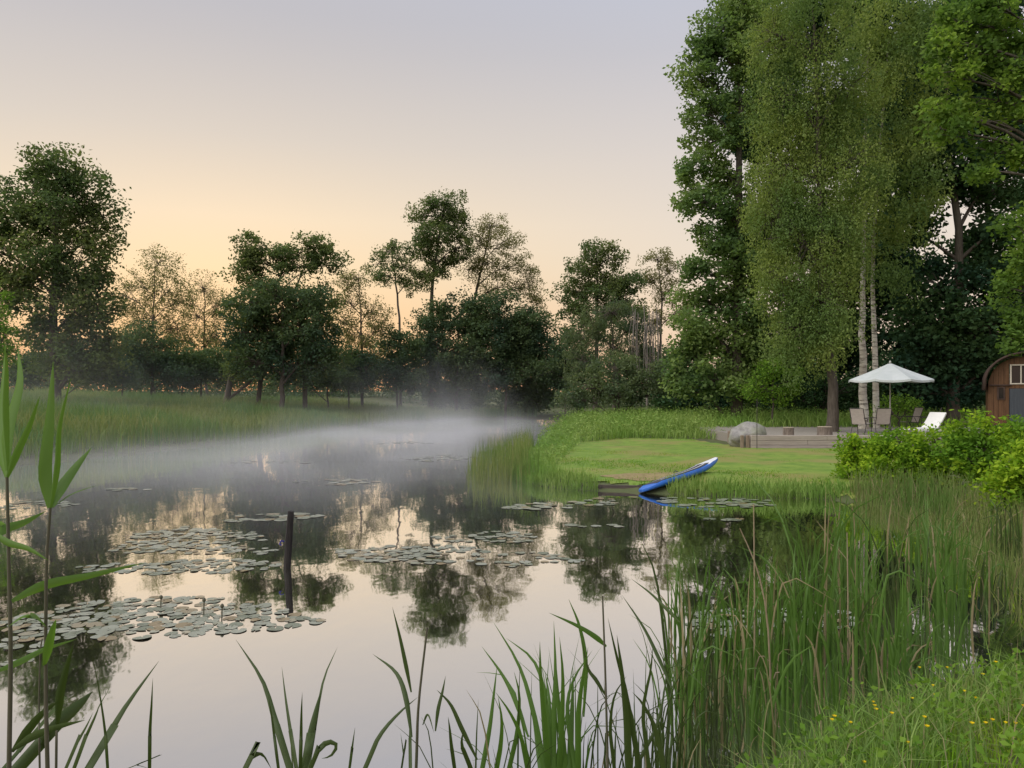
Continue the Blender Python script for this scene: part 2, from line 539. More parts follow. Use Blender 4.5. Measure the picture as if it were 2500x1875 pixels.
LAWN = np.array([(0.5, 19.0), (1.3, 17.75), (2.6, 17.1), (3.2, 16.75), (4.4, 16.2), (6.3, 15.9), (7.3, 15.1), (9, 17), (11, 20), (13, 25.6), (8.3, 25.7), (7.6, 28), (7, 31), (4.8, 32.3), (2.3, 30.5), (1.2, 25), (0.5, 21.5)])
lx, ly = np.arange(0, 14, 0.2), np.arange(15, 33, 0.2)
X, Y = np.meshgrid(lx, ly)
Z = gz(X, Y) + 0.022
idx = np.arange(X.size).reshape(X.shape)
q = np.stack([idx[:-1, :-1], idx[:-1, 1:], idx[1:, 1:], idx[1:, :-1]], -1).reshape(-1, 4)
ok = inside(LAWN, X.ravel()[q].mean(1), Y.ravel()[q].mean(1))
obj('lawn', mesh_np('lawn', np.stack([X, Y, Z], -1).reshape(-1, 3), q[ok], True), M_lawn, kind='structure')

TZ = 0.60
tb = MB()
tb.box((14.6, 31.0, TZ - 0.3), (12.8, 9.6, 0.6))
tb.build('terrace', M_terrace, kind='structure')

# ---------------------------------------------------------------- grass
def blades(x, y, z, h, w, lean=0.25, droop=0.25, seed=0, dirbias=None):
    r = np.random.default_rng(seed)
    n = len(x)
    root = np.stack([x, y, z], -1)
    az = r.uniform(0, 2 * np.pi, n)
    side = np.stack([np.cos(az), np.sin(az), np.zeros(n)], -1)
    la = r.uniform(0, 2 * np.pi, n)
    lv = np.stack([np.cos(la), np.sin(la), np.zeros(n)], -1) * (np.abs(r.normal(0, lean, n)))[:, None]
    if dirbias is not None:
        lv = lv + np.array(dirbias)
    up = np.array([0, 0, 1.0])
    h = np.broadcast_to(h, (n,))[:, None]
    w = np.broadcast_to(w, (n,))[:, None]
    mid = root + (up * 0.55 + lv * 0.4) * h
    tip = root + (up * (1.0 - droop * r.uniform(0, 1, n)[:, None]) + lv * (1.0 + droop)) * h
    v = np.stack([root - side * w * 0.5, root + side * w * 0.5, mid + side * w * 0.42, mid - side * w * 0.42, tip], 1).reshape(-1, 3)
    b = np.arange(n)[:, None] * 5
    f = np.stack([b + [0, 1, 2], b + [0, 2, 3], b + [3, 2, 4]], 1).reshape(-1, 3)
    return v, f

def scatter(n, xr, yr, test, seed):
    r = np.random.default_rng(seed)
    x = r.uniform(*xr, n)
    y = r.uniform(*yr, n)
    k = test(x, y)
    return x[k], y[k]

def field(name, n, xr, yr, test, h, w, mat, label, cat, lean=0.25, droop=0.25, seed=1, hmod=None):
    x, y = scatter(n, xr, yr, test, seed)
    r = np.random.default_rng(seed + 100)
    hh = r.uniform(h[0], h[1], len(x))
    if hmod is not None:
        hh = hh * hmod(x, y)
    ww = r.uniform(w[0], w[1], len(x))
    v, f = blades(x, y, np.maximum(gz(x, y), -0.3) - 0.02, hh, ww, lean, droop, seed + 7)
    return obj(name, mesh_np(name, v, f), mat, kind='stuff', label=label, category=cat)

infrustum = lambda x, y: (np.abs(x) < 0.70 * y + 1.0)

field('meadow_grass', 120000, (-46, 2), (19, 66), lambda x, y: infrustum(x, y) & (shore(x, y) > 0.2) & (x < 0.25 * y - 9), (0.7, 1.35), (0.022, 0.045), G_meadow,
      'tall pale meadow grass along the far left shore', 'grass', 0.22, 0.3, 1, lambda x, y: 0.85 + 0.2 * wob(x * 0.3, y * 0.3))
field('shore_sedge', 16000, (-30, 2), (18, 62), lambda x, y: infrustum(x, y) & (np.abs(shore(x, y) - 0.1) < 0.55) & (x < 0.25 * y - 9), (0.6, 1.15), (0.02, 0.04), G_rush,
      'olive sedges lining the left waterline under the mist', 'sedge', 0.15, 0.2, 2)
BANK = np.array([(1.0, 19.5), (1.4, 22), (2.0, 26), (2.7, 30.0), (4.8, 31.8), (7.0, 31.2), (8.6, 30.6), (8.2, 35.5), (16, 36), (16, 46), (4, 48), (3.0, 43), (1.9, 36), (0.9, 29), (0.3, 24), (0.3, 20)])
field('bank_grass', 60000, (0, 22), (18, 58), lambda x, y: inside(BANK, x, y) & (shore(x, y) > 0.0), (0.7, 1.3), (0.02, 0.042), G_bank,
      'lush tall green grass on the bank behind the mown lawn', 'grass', 0.42, 0.45, 3, lambda x, y: (0.22 + 0.78 * sst(25, 36, y)) * (0.85 + 0.22 * wob(x, y)))
field('undergrowth', 36000, (7, 34), (34, 56), lambda x, y: infrustum(x, y) & (shore(x, y) > 0.5), (0.5, 1.1), (0.03, 0.06), G_bank,
      'grassy undergrowth below the big trees behind the parasol', 'undergrowth', 0.3, 0.3, 4)
field('lawn_blades', 90000, (0, 14), (15, 33), lambda x, y: inside(LAWN, x, y), (0.03, 0.10), (0.012, 0.02), G_lawn,
      'short mown yellow green grass of the lawn', 'lawn', 0.5, 0.3, 5, lambda x, y: 0.55 + 0.75 * np.clip(wob(1.3 * x, 1.1 * y) * 0.6 + 0.5, 0, 1) ** 2)
field('lawn_edge_grass', 26000, (0, 9), (15.5, 20), lambda x, y: (shore(x, y) > -0.16) & (shore(x, y) < 0.5) & ((x > 3.35) | (x < 1.9)), (0.15, 0.42), (0.012, 0.022), G_bank,
      'ragged longer grass fringing the waterside edge of the lawn', 'grass', 0.3, 0.3, 6)
field('promontory_reeds', 3600, (-1.6, 1.2), (18.3, 27), lambda x, y: (shore(x, y) > -1.3) & (shore(x, y) < 0.25) & (x < 0.75), (0.4, 1.25), (0.010, 0.018), G_rush,
      'thin brown green reeds standing in water at the tip of the lawn', 'reeds', 0.1, 0.15, 7)
field('promontory_grass', 3500, (-0.3, 1.8), (17.4, 26), lambda x, y: (shore(x, y) > -0.1) & (shore(x, y) < 1.0) & (x < 1.7), (0.15, 0.45), (0.012, 0.022), G_bank,
      'dense green grass tufts on the point beside the thin reeds', 'grass', 0.25, 0.3, 8)
RUSH = lambda x, y: (shore(x, y) > -1.5 + 0.5 * np.sin(2.3 * x + y)) & (shore(x, y) < 0.75) & (x > 5.0 + 0.28 * np.maximum(y - 9.0, 0)) & (y < 15.8)
field('rush_bed', 24000, (4.5, 11), (7.5, 16.6), RUSH, (0.3, 0.75), (0.008, 0.018), G_rush,
      'bed of fine olive rushes below the bright shrubs on the right', 'rushes', 0.16, 0.2, 9)
field('dry_rushes', 6500, (4.5, 11), (7.5, 16.6), RUSH, (0.25, 0.7), (0.007, 0.014), G_dry,
      'bleached dry rush stems among the green rush bed', 'rushes', 0.4, 0.3, 10)
FORE = lambda x, y: (shore(x, y) > 0.15) & infrustum(x, y) & (y > 2.2)
field('foreground_grass', 60000, (0.6, 8.0), (2.5, 10.5), lambda x, y: FORE(x, y) & (shore(x, y) > 0.45), (0.07, 0.20), (0.005, 0.010), G_fore,
      'bright green grass on the near bank in the bottom right corner', 'grass', 0.45, 0.4, 11)
field('foreground_weeds', 16000, (0.3, 8.5), (3.0, 10.5), lambda x, y: FORE(x, y) & (shore(x, y) < 1.1), (0.15, 0.42), (0.006, 0.013), G_rush,
      'coarse mixed weeds at the water edge below the cattails', 'weeds', 0.35, 0.4, 12)

# ---------------------------------------------------------------- trees
def leaf_quads(pos, size, seed, asp=0.55, up=0.35, hang=0.0):
    r = np.random.default_rng(seed)
    n = len(pos)
    u = r.normal(0, 1, (n, 3))
    u[:, 2] = u[:, 2] * 0.7 - hang
    u /= np.linalg.norm(u, axis=1)[:, None]
    nrm = r.normal(0, 1, (n, 3))
    nrm[:, 2] = np.abs(nrm[:, 2]) + up
    v = np.cross(nrm, u)
    v /= np.linalg.norm(v, axis=1)[:, None] + 1e-9
    L_ = (size * r.uniform(0.65, 1.35, n))[:, None]
    vv = np.stack([pos - u * L_ * 0.5, pos + v * L_ * asp * 0.5 - u * L_ * 0.08, pos + u * L_ * 0.5, pos - v * L_ * asp * 0.5 - u * L_ * 0.08], 1).reshape(-1, 3)
    f = np.arange(n * 4).reshape(n, 4)
    return vv, f

DENSE, LEAF = 1.3, 1.22
def tree(name, label, Yd, lobes, trunk, mat, bark=None, k=2.2, cr=0.42, nl=60, leaf=0.15, droop=0.0, tr=0.18, seed=1, cat='tree', limbs=True, depth=1.0, asp=0.55, group=None,
         twigs=True, shell=0.28, extra_trunks=(), foliage_name='crown'):
    r = np.random.default_rng(seed)
    k, leaf = k * (1.35 if mat is M_sparse else 1.2 if mat in (M_dark, M_fardark, M_birch, M_near, M_shrub, M_maple) else 0.95), leaf * (1.0 if mat is M_sparse else LEAF if Yd > 41 else 1.12)
    m = Yd / F
    tw = [P(px, py, Yd) for px, py in trunk]
    bx = tw[0][0]
    bz = float(gz(np.array([bx]), np.array([Yd]))[0])
    if 8.2 < bx < 21 and 26.2 < Yd < 35.8:
        bz = TZ
    tw[0][2] = bz - 0.1
    root = empty(name, (bx, Yd, bz), label=label, category=cat)
    if group:
        root['group'] = group
    org = np.array([bx, Yd, bz])
    wood_v, wood_f, wn = [], [], 0
    def addtube(p, rad, sides):
        nonlocal wn
        v, f = tube(p, rad, sides)
        wood_v.append(v)
        wood_f.append(f + wn)
        wn += len(v)
    tp = curve_pts(tw, 14)
    tp[1:, 0] += r.normal(0, 0.03, 13)
    tp[1:, 1] += r.normal(0, 0.05, 13)
    hfrac = np.linspace(0, 1, 14)
    trad = tr * (1 - 0.78 * hfrac)
    trad[0] *= 1.25
    addtube(tp, trad, 9)
    for et in extra_trunks:
        ep = curve_pts([P(px, py, Yd + 0.4) for px, py in et], 10)
        ep[0][2] = bz - 0.1
        addtube(ep, tr * 0.8 * (1 - 0.75 * np.linspace(0, 1, 10)), 7)
    centers = []
    for lb in lobes:
        px, py, rx, ry = lb[:4]
        dy = lb[4] if len(lb) > 4 else r.uniform(-0.35, 0.35) * rx * m * depth
        c = P(px, py, Yd)
        c[1] += dy
        RX, RZ = rx * m, ry * m
        if Yd > 50 and cat == 'tree':
            RX, RZ = RX * 1.2, RZ * 1.1
        RY = max(RX * 0.9 * depth, 0.3)
        nc = max(4, int(k * RX * RZ / (cr * cr)))
        d = r.normal(0, 1, (nc, 3))
        d /= np.linalg.norm(d, axis=1)[:, None]
        rad = (shell + (1 - shell) * r.uniform(0, 1, nc) ** 0.6)[:, None] * r.uniform(0.85, 1.12, nc)[:, None]
        cc = c + d * rad * np.array([RX, RY, RZ])
        centers.append(cc)
        if limbs:
            # limb leaves the trunk below the lobe
            hz = c[2] - 0.45 * np.hypot(c[0] - tp[:, 0].mean(), dy) - 0.3 * RZ
            i = int(np.argmin(np.abs(tp[:, 2] - hz)))
            a = tp[i]
            mid = (a + c) / 2 + np.array([0, 0, 0.12 * np.linalg.norm(c - a)]) + r.normal(0, 0.08, 3)
            lp = curve_pts([a, mid, c], 7)
            r0 = max(0.03, min(trad[i] * 0.6, 0.05 + 0.035 * RX))
            addtube(lp, np.linspace(r0, 0.02, 7), 5)
            if twigs:
                for ci in range(0, nc, 1 if nc < 40 else 2):
                    b0 = lp[r.integers(3, 7)]
                    e = cc[ci]
                    md = (b0 + e) / 2 + r.normal(0, 0.08, 3) + np.array([0, 0, 0.08])
                    addtube(np.array([b0, md, e]), [0.022, 0.015, 0.008], 3)
    centers = np.concatenate(centers)
    ncl = len(centers)
    cnt = np.maximum(4, (nl * r.uniform(0.4, 1.5, ncl)).astype(int))
    rep = np.repeat(np.arange(ncl), cnt)
    nt_ = len(rep)
    g = np.clip(r.normal(0, 1, (nt_, 3)), -1.7, 1.7)
    cs = r.uniform(0.6, 1.35, ncl)[rep][:, None] * cr
    if droop > 0:
        tpar = r.uniform(0, 1, nt_)
        off = g * np.array([0.21, 0.21, 0.15]) * cs
        strand = r.integers(0, 5, nt_)
        sa = strand * 1.256 + r.uniform(0, 6.28, ncl)[rep]
        off[:, 0] += np.cos(sa) * cs[:, 0] * 0.7
        off[:, 1] += np.sin(sa) * cs[:, 0] * 0.7
        off[:, 2] -= tpar * droop * r.uniform(0.4, 1.2, ncl)[rep]
    else:
        off = g * np.array([0.66, 0.66, 0.52]) * cs
    pos = centers[rep] + off
    pos = pos[pos[:, 2] > bz + 0.05]
    v, f = leaf_quads(pos, leaf, seed + 50, asp, hang=1.2 if droop > 0 else 0.0)
    obj(foliage_name, mesh_np(foliage_name, v - org, f), mat, root)
    wv, wf = np.concatenate(wood_v), np.concatenate(wood_f)
    obj('trunk', mesh_np('trunk', wv - org, wf, True), bark or M_barkfar, root)
    return root

# far left
tree('broad_tree', 'tall broad dark tree rising highest at the left edge behind the meadow', 42,
     [(140, 425, 80, 62), (70, 470, 70, 60), (205, 470, 70, 60), (50, 540, 90, 70), (150, 540, 100, 70), (245, 530, 55, 70), (90, 640, 110, 70), (215, 640, 85, 80),
      (20, 700, 70, 70), (150, 730, 120, 70), (245, 740, 55, 80), (190, 830, 100, 70), (90, 810, 50, 45), (250, 870, 60, 55), (190, 900, 110, 45), (-40, 600, 70, 90)],
     [(138, 950), (130, 800), (138, 600), (140, 440)], M_far, k=3.4, cr=0.5, nl=85, leaf=0.17, tr=0.3, seed=11)
tree('young_tree', 'small bright green tree cut off by the left picture edge', 36, [(-10, 760, 38, 50), (-15, 850, 40, 60), (10, 820, 20, 50)],
     [(-20, 950), (-15, 860), (-10, 760)], M_bush, k=3, cr=0.35, nl=70, leaf=0.12, tr=0.07, seed=12)
tree('airy_tree', 'pale airy tree with see-through crown right of the tallest left tree', 62,
     [(378, 640, 48, 45), (345, 700, 48, 50), (415, 710, 45, 55), (370, 770, 60, 55), (430, 800, 40, 50), (320, 790, 35, 60), (390, 850, 60, 45), (330, 860, 40, 50), (300, 720, 26, 50), (440, 740, 30, 45)],
     [(375, 945), (372, 820), (378, 650)], M_sparse, k=2.0, cr=0.45, nl=40, leaf=0.15, tr=0.13, seed=13)
tree('slender_tree', 'thin nearly bare tree in front of the orange dawn glow', 68,
     [(500, 705, 40, 38), (478, 770, 38, 45), (528, 760, 32, 50), (510, 830, 45, 45), (455, 830, 32, 50), (535, 820, 34, 50), (480, 880, 50, 40), (545, 740, 26, 40), (460, 740, 26, 36)],
     [(505, 945), (498, 840), (500, 700)], M_sparse, k=1.7, cr=0.42, nl=34, leaf=0.14, tr=0.12, seed=14)
tree('round_bush', 'dark rounded bush below the pale airy tree', 56, [(350, 850, 60, 60), (400, 880, 55, 50), (330, 900, 45, 45), (440, 915, 45, 30)],
     [(370, 945), (370, 890), (365, 850)], M_fardark, k=3.2, cr=0.5, nl=80, leaf=0.17, tr=0.1, seed=15, cat='bush')
tree('low_bush', 'low dark bush under the dawn glow between two tree trunks', 58, [(500, 890, 45, 40), (470, 915, 40, 30)],
     [(490, 945), (490, 900), (488, 880)], M_fardark, k=3.2, cr=0.45, nl=80, leaf=0.16, tr=0.08, seed=16, cat='bush')
tree('twin_crown_tree', 'dark two-humped tree with leaning trunks left of centre', 52,
     [(615, 608, 42, 32), (650, 640, 42, 32), (585, 655, 36, 28), (695, 625, 38, 32), (765, 600, 40, 36), (800, 640, 36, 34), (735, 650, 50, 36), (620, 700, 55, 32),
      (600, 770, 60, 55), (670, 770, 70, 60), (750, 740, 65, 50), (770, 800, 60, 60), (620, 850, 60, 55), (700, 860, 80, 55), (790, 880, 55, 45), (590, 900, 40, 35)],
     [(545, 955), (575, 890), (630, 790), (700, 640)], M_far, k=3.0, cr=0.45, nl=80, leaf=0.165, tr=0.22, seed=17,
     extra_trunks=[[(628, 950), (655, 880), (690, 780), (740, 660)], [(745, 950), (745, 860), (755, 700)]])
tree('wispy_tree', 'wispy small tree with gaps right of the two-humped tree', 60,
     [(875, 680, 36, 32), (855, 740, 40, 38), (905, 760, 36, 40), (880, 820, 52, 42), (920, 870, 42, 40), (840, 860, 40, 40), (860, 910, 60, 36), (830, 790, 36, 42), (930, 800, 34, 44), (845, 690, 26, 26)],
     [(885, 945), (882, 830), (875, 680)], M_sparse, k=2.1, cr=0.42, nl=42, leaf=0.15, tr=0.13, seed=18)
tree('open_alder', 'open-crowned slim tree just left of the tallest centre tree', 64,
     [(955, 612, 38, 26), (925, 640, 30, 22), (985, 650, 34, 30), (950, 675, 44, 26), (1005, 690, 30, 30)],
     [(978, 950), (976, 800), (965, 680), (955, 605)], M_far, k=2.4, cr=0.38, nl=50, leaf=0.15, tr=0.13, seed=19)
tree('tall_alder', 'tallest tree at picture centre with tiered crown and bare lower trunk', 64,
     [(1090, 500, 42, 34), (1040, 525, 38, 32), (1110, 550, 44, 34), (1060, 575, 50, 36), (1030, 610, 36, 30), (1085, 625, 44, 34), (1055, 675, 38, 30), (1125, 600, 34, 30)],
     [(1052, 960), (1052, 800), (1060, 660), (1085, 500)], M_far, k=3.0, cr=0.42, nl=70, leaf=0.16, tr=0.24, seed=20)
tree('leaning_alder', 'wide pinkish see-through tree right of the tallest centre tree', 66,
     [(1200, 550, 40, 32), (1165, 590, 36, 30), (1225, 595, 46, 34), (1255, 650, 42, 38), (1190, 645, 44, 30), (1290, 700, 32, 40), (1215, 700, 60, 36), (1145, 660, 32, 30), (1310, 745, 20, 30)],
     [(1140, 960), (1150, 800), (1170, 680), (1200, 550)], M_sparse, k=2.2, cr=0.42, nl=46, leaf=0.155, tr=0.19, seed=21)
tree('willow_bush', 'large dark rounded willow bush on the far shore under the tallest tree', 63,
     [(1120, 770, 70, 60), (1060, 800, 55, 55), (1180, 800, 55, 60), (1110, 870, 95, 60), (1040, 890, 60, 60), (1170, 910, 70, 60), (1100, 960, 80, 45)],
     [(1115, 1015), (1115, 920), (1118, 800)], M_fardark, k=3.2, cr=0.5, nl=85, leaf=0.18, tr=0.16, seed=22, cat='bush')
tree('shore_bush', 'dark green bush between the two-humped tree and the large willow bush', 60,
     [(985, 850, 50, 50), (960, 900, 60, 45), (1010, 930, 50, 40), (900, 915, 50, 35)],
     [(970, 960), (970, 900), (980, 850)], M_fardark, k=3.2, cr=0.48, nl=80, leaf=0.17, tr=0.1, seed=23, cat='bush')
tree('mist_bush', 'low grey green bush rising out of the mist left of centre', 57,
     [(830, 920, 50, 30), (770, 925, 50, 28), (700, 928, 45, 25), (870, 935, 40, 26)],
     [(800, 950), (800, 930), (800, 918)], M_fardark, k=3.0, cr=0.42, nl=70, leaf=0.16, tr=0.08, seed=24, cat='bush')
tree('corner_bush', 'very dark bush at the bend where the channel disappears', 64,
     [(1280, 800, 60, 55), (1320, 850, 55, 70), (1270, 900, 65, 70), (1330, 940, 55, 60), (1290, 980, 60, 35), (1240, 850, 40, 50), (1370, 900, 40, 60)],
     [(1300, 1015), (1300, 930), (1295, 820)], M_fardark, k=3.0, cr=0.5, nl=90, leaf=0.18, tr=0.14, seed=25, cat='bush')
tree('shore_alder', 'dark green tree with knobbly top right of the channel bend', 58,
     [(1450, 615, 38, 28), (1490, 630, 36, 28), (1420, 660, 44, 32), (1505, 680, 48, 36), (1400, 720, 44, 38), (1460, 715, 55, 40), (1530, 720, 36, 40), (1430, 790, 66, 50), (1510, 780, 54, 50)],
     [(1455, 1000), (1455, 860), (1458, 720), (1455, 610)], M_far, k=3.0, cr=0.43, nl=75, leaf=0.165, tr=0.2, seed=26)
tree('thin_tree', 'thin open tree showing pink sky left of the big maple', 62,
     [(1600, 630, 36, 24), (1640, 660, 34, 30), (1585, 680, 30, 30), (1625, 720, 36, 36), (1660, 760, 30, 40), (1600, 790, 30, 36)],
     [(1612, 1000), (1612, 850), (1615, 720), (1605, 630)], M_sparse, k=2.2, cr=0.4, nl=48, leaf=0.15, tr=0.13, seed=27)
tree('grey_willow', 'round grey green willow in front of the knobbly-topped tree', 50,
     [(1490, 760, 66, 50), (1430, 810, 52, 60), (1550, 800, 52, 60), (1490, 850, 90, 60), (1420, 880, 46, 60), (1570, 870, 50, 60)],
     [(1500, 1000), (1500, 900), (1492, 780)], M_willow, k=3.0, cr=0.42, nl=80, leaf=0.14, droop=0.7, tr=0.15, seed=28, asp=0.3)
tree('bank_bush', 'low wide olive bush on the bank behind the tall grass', 44,
     [(1510, 900, 70, 45), (1440, 940, 55, 50), (1580, 930, 60, 50), (1400, 975, 45, 35), (1500, 965, 80, 40), (1620, 960, 45, 40)],
     [(1510, 1005), (1510, 960), (1510, 910)], M_willow, k=3.0, cr=0.36, nl=70, leaf=0.12, tr=0.08, seed=29, cat='bush')

tree('domed_tree', 'dense domed dark tree filling the lower half of the two-humped tree', 50,
     [(610, 740, 55, 45), (680, 725, 62, 45), (750, 735, 58, 42), (590, 810, 58, 55), (670, 810, 75, 60), (760, 810, 66, 58), (620, 880, 66, 50), (720, 890, 85, 50), (800, 870, 50, 50)],
     [(690, 950), (690, 860), (690, 740)], M_fardark, k=2.6, cr=0.5, nl=70, leaf=0.165, tr=0.18, seed=84)
tree('left_bush', 'dark bush at the foot of the tallest left tree', 44, [(120, 900, 80, 40), (220, 890, 70, 50), (40, 905, 60, 36), (280, 910, 50, 36)],
     [(150, 950), (150, 910), (150, 885)], M_fardark, k=2.8, cr=0.45, nl=70, leaf=0.16, tr=0.07, seed=85, cat='bush')
tree('channel_willow', 'dark leafy willow beside the channel bend below the wide see-through tree', 62,
     [(1220, 760, 60, 50), (1270, 810, 60, 60), (1200, 840, 60, 60), (1250, 900, 70, 60)],
     [(1235, 1010), (1235, 900), (1230, 780)], M_fardark, k=2.6, cr=0.48, nl=70, leaf=0.17, tr=0.12, seed=86)
tree('hedge_bush', 'dark bush filling the gap beside the leafless twigs', 53, [(1640, 900, 50, 60), (1590, 920, 45, 50), (1680, 930, 40, 45)],
     [(1635, 1000), (1635, 940), (1635, 900)], M_fardark, k=2.6, cr=0.45, nl=70, leaf=0.16, tr=0.07, seed=87, cat='bush')
for px, Yd, lab in [(445, 57, 'olive bush below the dawn glow left of the domed tree'), (560, 59, 'olive bush left of the leaning trunks'), (850, 58, 'olive bush right of the domed tree'), (300, 55, 'olive bush right of the tallest left tree'), (1380, 60, 'olive bush right of the channel bend')]:
    tree('belt_bush', lab, Yd, [(px, 880, 46, 46), (px - 40, 905, 40, 36), (px + 42, 900, 42, 40), (px + 5, 925, 60, 26)], [(px, 950), (px, 905), (px, 875)], M_fardark, k=2.6, cr=0.45, nl=60, leaf=0.16, tr=0.06, seed=300 + px, cat='bush')
# bare grey twigs beside the willow
r = np.random.default_rng(3)
bt = MB()
for i in range(46):
    px = r.uniform(1540, 1612)
    a = P(px, r.uniform(745, 800), 49.0)
    b = P(px + r.uniform(-8, 12), r.uniform(870, 925), 49.0)
    a[1] += r.uniform(-1, 1)
    b[1] = a[1] + r.uniform(-0.3, 0.3)
    bt.tube(curve_pts([a, (a + b) / 2 + r.normal(0, 0.12, 3), b], 5), [0.022, 0.02, 0.018, 0.015, 0.01], 3, cap=False)
c0 = P(1580, 1000, 49.0); c0[2] = 0.4
bt.tube(curve_pts([c0, P(1578, 880, 49.0), P(1572, 745, 49.0)], 8), np.linspace(0.09, 0.03, 8), 6)
e = empty('dead_willow', tuple(c0), label='grey leafless drooping twigs at the right side of the round willow', category='dead tree')
mm = bt.mesh('branches'); mm.transform(Matrix.Translation(-Vector(c0)))
obj('branches', mm, M_twig, e)

# big trees on the right
tree('ragged_maple', 'tall ragged maple whose leaf tufts form the left edge of the big grove', 38,
     [(1830, 0, 80, 60), (1760, 60, 70, 50), (1730, 120, 62, 45), (1800, 140, 80, 60), (1700, 195, 60, 38), (1780, 230, 60, 42), (1720, 280, 62, 38), (1830, 330, 60, 50), (1730, 350, 70, 42),
      (1690, 420, 52, 36), (1780, 430, 70, 50), (1720, 500, 75, 40), (1800, 530, 66, 50), (1740, 585, 62, 42), (1790, 650, 75, 55), (1690, 660, 50, 34), (1730, 730, 76, 48),
      (1820, 760, 70, 60), (1680, 790, 60, 42), (1760, 830, 90, 55), (1680, 870, 50, 45), (1820, 880, 70, 55), (1730, 930, 90, 45), (1660, 945, 40, 36), (1820, 950, 60, 36), (1870, 250, 60, 70), (1880, 480, 60, 70), (1870, 650, 60, 70), (1870, 820, 60, 70), (1880, 80, 60, 60)],
     [(1800, 1000), (1800, 700), (1805, 300), (1815, -60)], M_maple, M_bark, k=3.0, cr=0.42, nl=75, leaf=0.17, tr=0.28, seed=31, asp=0.7)
tree('weeping_birch', 'weeping birch with curtains of hanging foliage and a dark lower trunk', 30.5,
     [(1960, -20, 130, 70), (1890, 80, 75, 80), (2000, 110, 100, 90), (1900, 230, 70, 90), (2000, 270, 95, 100), (2090, 200, 80, 90), (1890, 390, 75, 100), (1985, 430, 85, 100), (2080, 400, 75, 100),
      (1880, 540, 62, 100), (1960, 590, 75, 100), (2050, 570, 70, 100), (1905, 690, 62, 90), (1985, 730, 75, 90), (2060, 720, 45, 80), (1930, 800, 55, 60), (2010, 810, 55, 45)],
     [(2030, 1050), (2032, 930), (2010, 600), (1985, 60)], M_birch, M_bark, k=3.6, cr=0.42, nl=125, leaf=0.098, droop=1.9, tr=0.25, seed=32, asp=0.5, shell=0.42)
tree('white_birch', 'twin-stemmed birch with white trunks behind the parasol', 33,
     [(2140, 20, 100, 90), (2090, 90, 70, 80), (2210, 130, 85, 90), (2130, 200, 80, 90), (2200, 330, 80, 90), (2150, 430, 75, 90), (2210, 520, 70, 80), (2130, 600, 50, 70), (2190, 660, 55, 55), (2250, 60, 80, 80), (2270, 240, 70, 90), (2260, 420, 60, 80), (2090, 330, 60, 90), (2070, 480, 60, 90)],
     [(2108, 1050), (2106, 850), (2106, 600), (2120, 100)], M_birch, M_birchbark, k=2.8, cr=0.42, nl=75, leaf=0.12, droop=1.2, tr=0.19, seed=33, asp=0.5, limbs=False,
     extra_trunks=[[(2140, 1050), (2136, 850), (2132, 600), (2170, 100)]])
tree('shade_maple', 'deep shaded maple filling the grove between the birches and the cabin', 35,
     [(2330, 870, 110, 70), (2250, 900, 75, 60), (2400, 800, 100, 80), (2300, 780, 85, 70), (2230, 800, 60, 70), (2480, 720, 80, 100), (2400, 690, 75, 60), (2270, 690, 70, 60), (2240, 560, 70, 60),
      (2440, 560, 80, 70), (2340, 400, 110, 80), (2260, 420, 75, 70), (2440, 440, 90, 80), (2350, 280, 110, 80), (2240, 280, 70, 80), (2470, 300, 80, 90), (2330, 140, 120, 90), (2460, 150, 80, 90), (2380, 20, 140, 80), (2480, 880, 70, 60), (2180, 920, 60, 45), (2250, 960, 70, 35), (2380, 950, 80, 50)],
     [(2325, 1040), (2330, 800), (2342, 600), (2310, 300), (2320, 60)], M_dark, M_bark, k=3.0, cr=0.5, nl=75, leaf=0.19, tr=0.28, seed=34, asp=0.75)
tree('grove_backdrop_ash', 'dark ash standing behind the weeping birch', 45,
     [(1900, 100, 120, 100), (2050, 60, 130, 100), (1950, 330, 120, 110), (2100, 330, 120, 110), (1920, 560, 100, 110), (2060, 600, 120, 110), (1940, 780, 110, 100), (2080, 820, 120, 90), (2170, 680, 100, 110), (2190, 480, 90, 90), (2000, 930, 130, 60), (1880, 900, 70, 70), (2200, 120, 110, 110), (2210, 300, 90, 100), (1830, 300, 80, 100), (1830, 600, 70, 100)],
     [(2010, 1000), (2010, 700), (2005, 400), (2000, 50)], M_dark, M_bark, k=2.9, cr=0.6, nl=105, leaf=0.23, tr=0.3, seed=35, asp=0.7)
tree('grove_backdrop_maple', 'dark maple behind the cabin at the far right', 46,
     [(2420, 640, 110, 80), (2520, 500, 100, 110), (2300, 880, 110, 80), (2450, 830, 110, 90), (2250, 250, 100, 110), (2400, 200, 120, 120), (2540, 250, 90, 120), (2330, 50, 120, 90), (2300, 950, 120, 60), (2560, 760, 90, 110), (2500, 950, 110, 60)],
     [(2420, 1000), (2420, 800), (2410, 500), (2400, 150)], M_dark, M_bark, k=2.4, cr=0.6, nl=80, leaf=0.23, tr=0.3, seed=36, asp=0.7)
tree('near_maple', 'bright leafed maple branches reaching in from the top right corner', 21,
     [(2330, 60, 70, 40), (2420, 30, 80, 45), (2480, 90, 60, 50), (2300, 120, 55, 30), (2390, 130, 75, 38), (2470, 190, 60, 36), (2320, 195, 60, 28), (2410, 230, 70, 30), (2270, 270, 45, 24), (2340, 280, 60, 28),
      (2290, 320, 45, 20), (2470, 290, 55, 30), (2430, 375, 60, 24), (2490, 400, 45, 34), (2400, 420, 45, 18), (2480, 560, 40, 46), (2500, 640, 44, 46), (2470, 700, 34, 36), (2500, 770, 36, 40), (2480, 830, 24, 24)],
     [(2680, 1075), (2670, 700), (2640, 300), (2580, -60)], M_near, M_bark, k=2.1, cr=0.28, nl=95, leaf=0.115, tr=0.24, seed=37, asp=0.75, shell=0.3, depth=1.3)
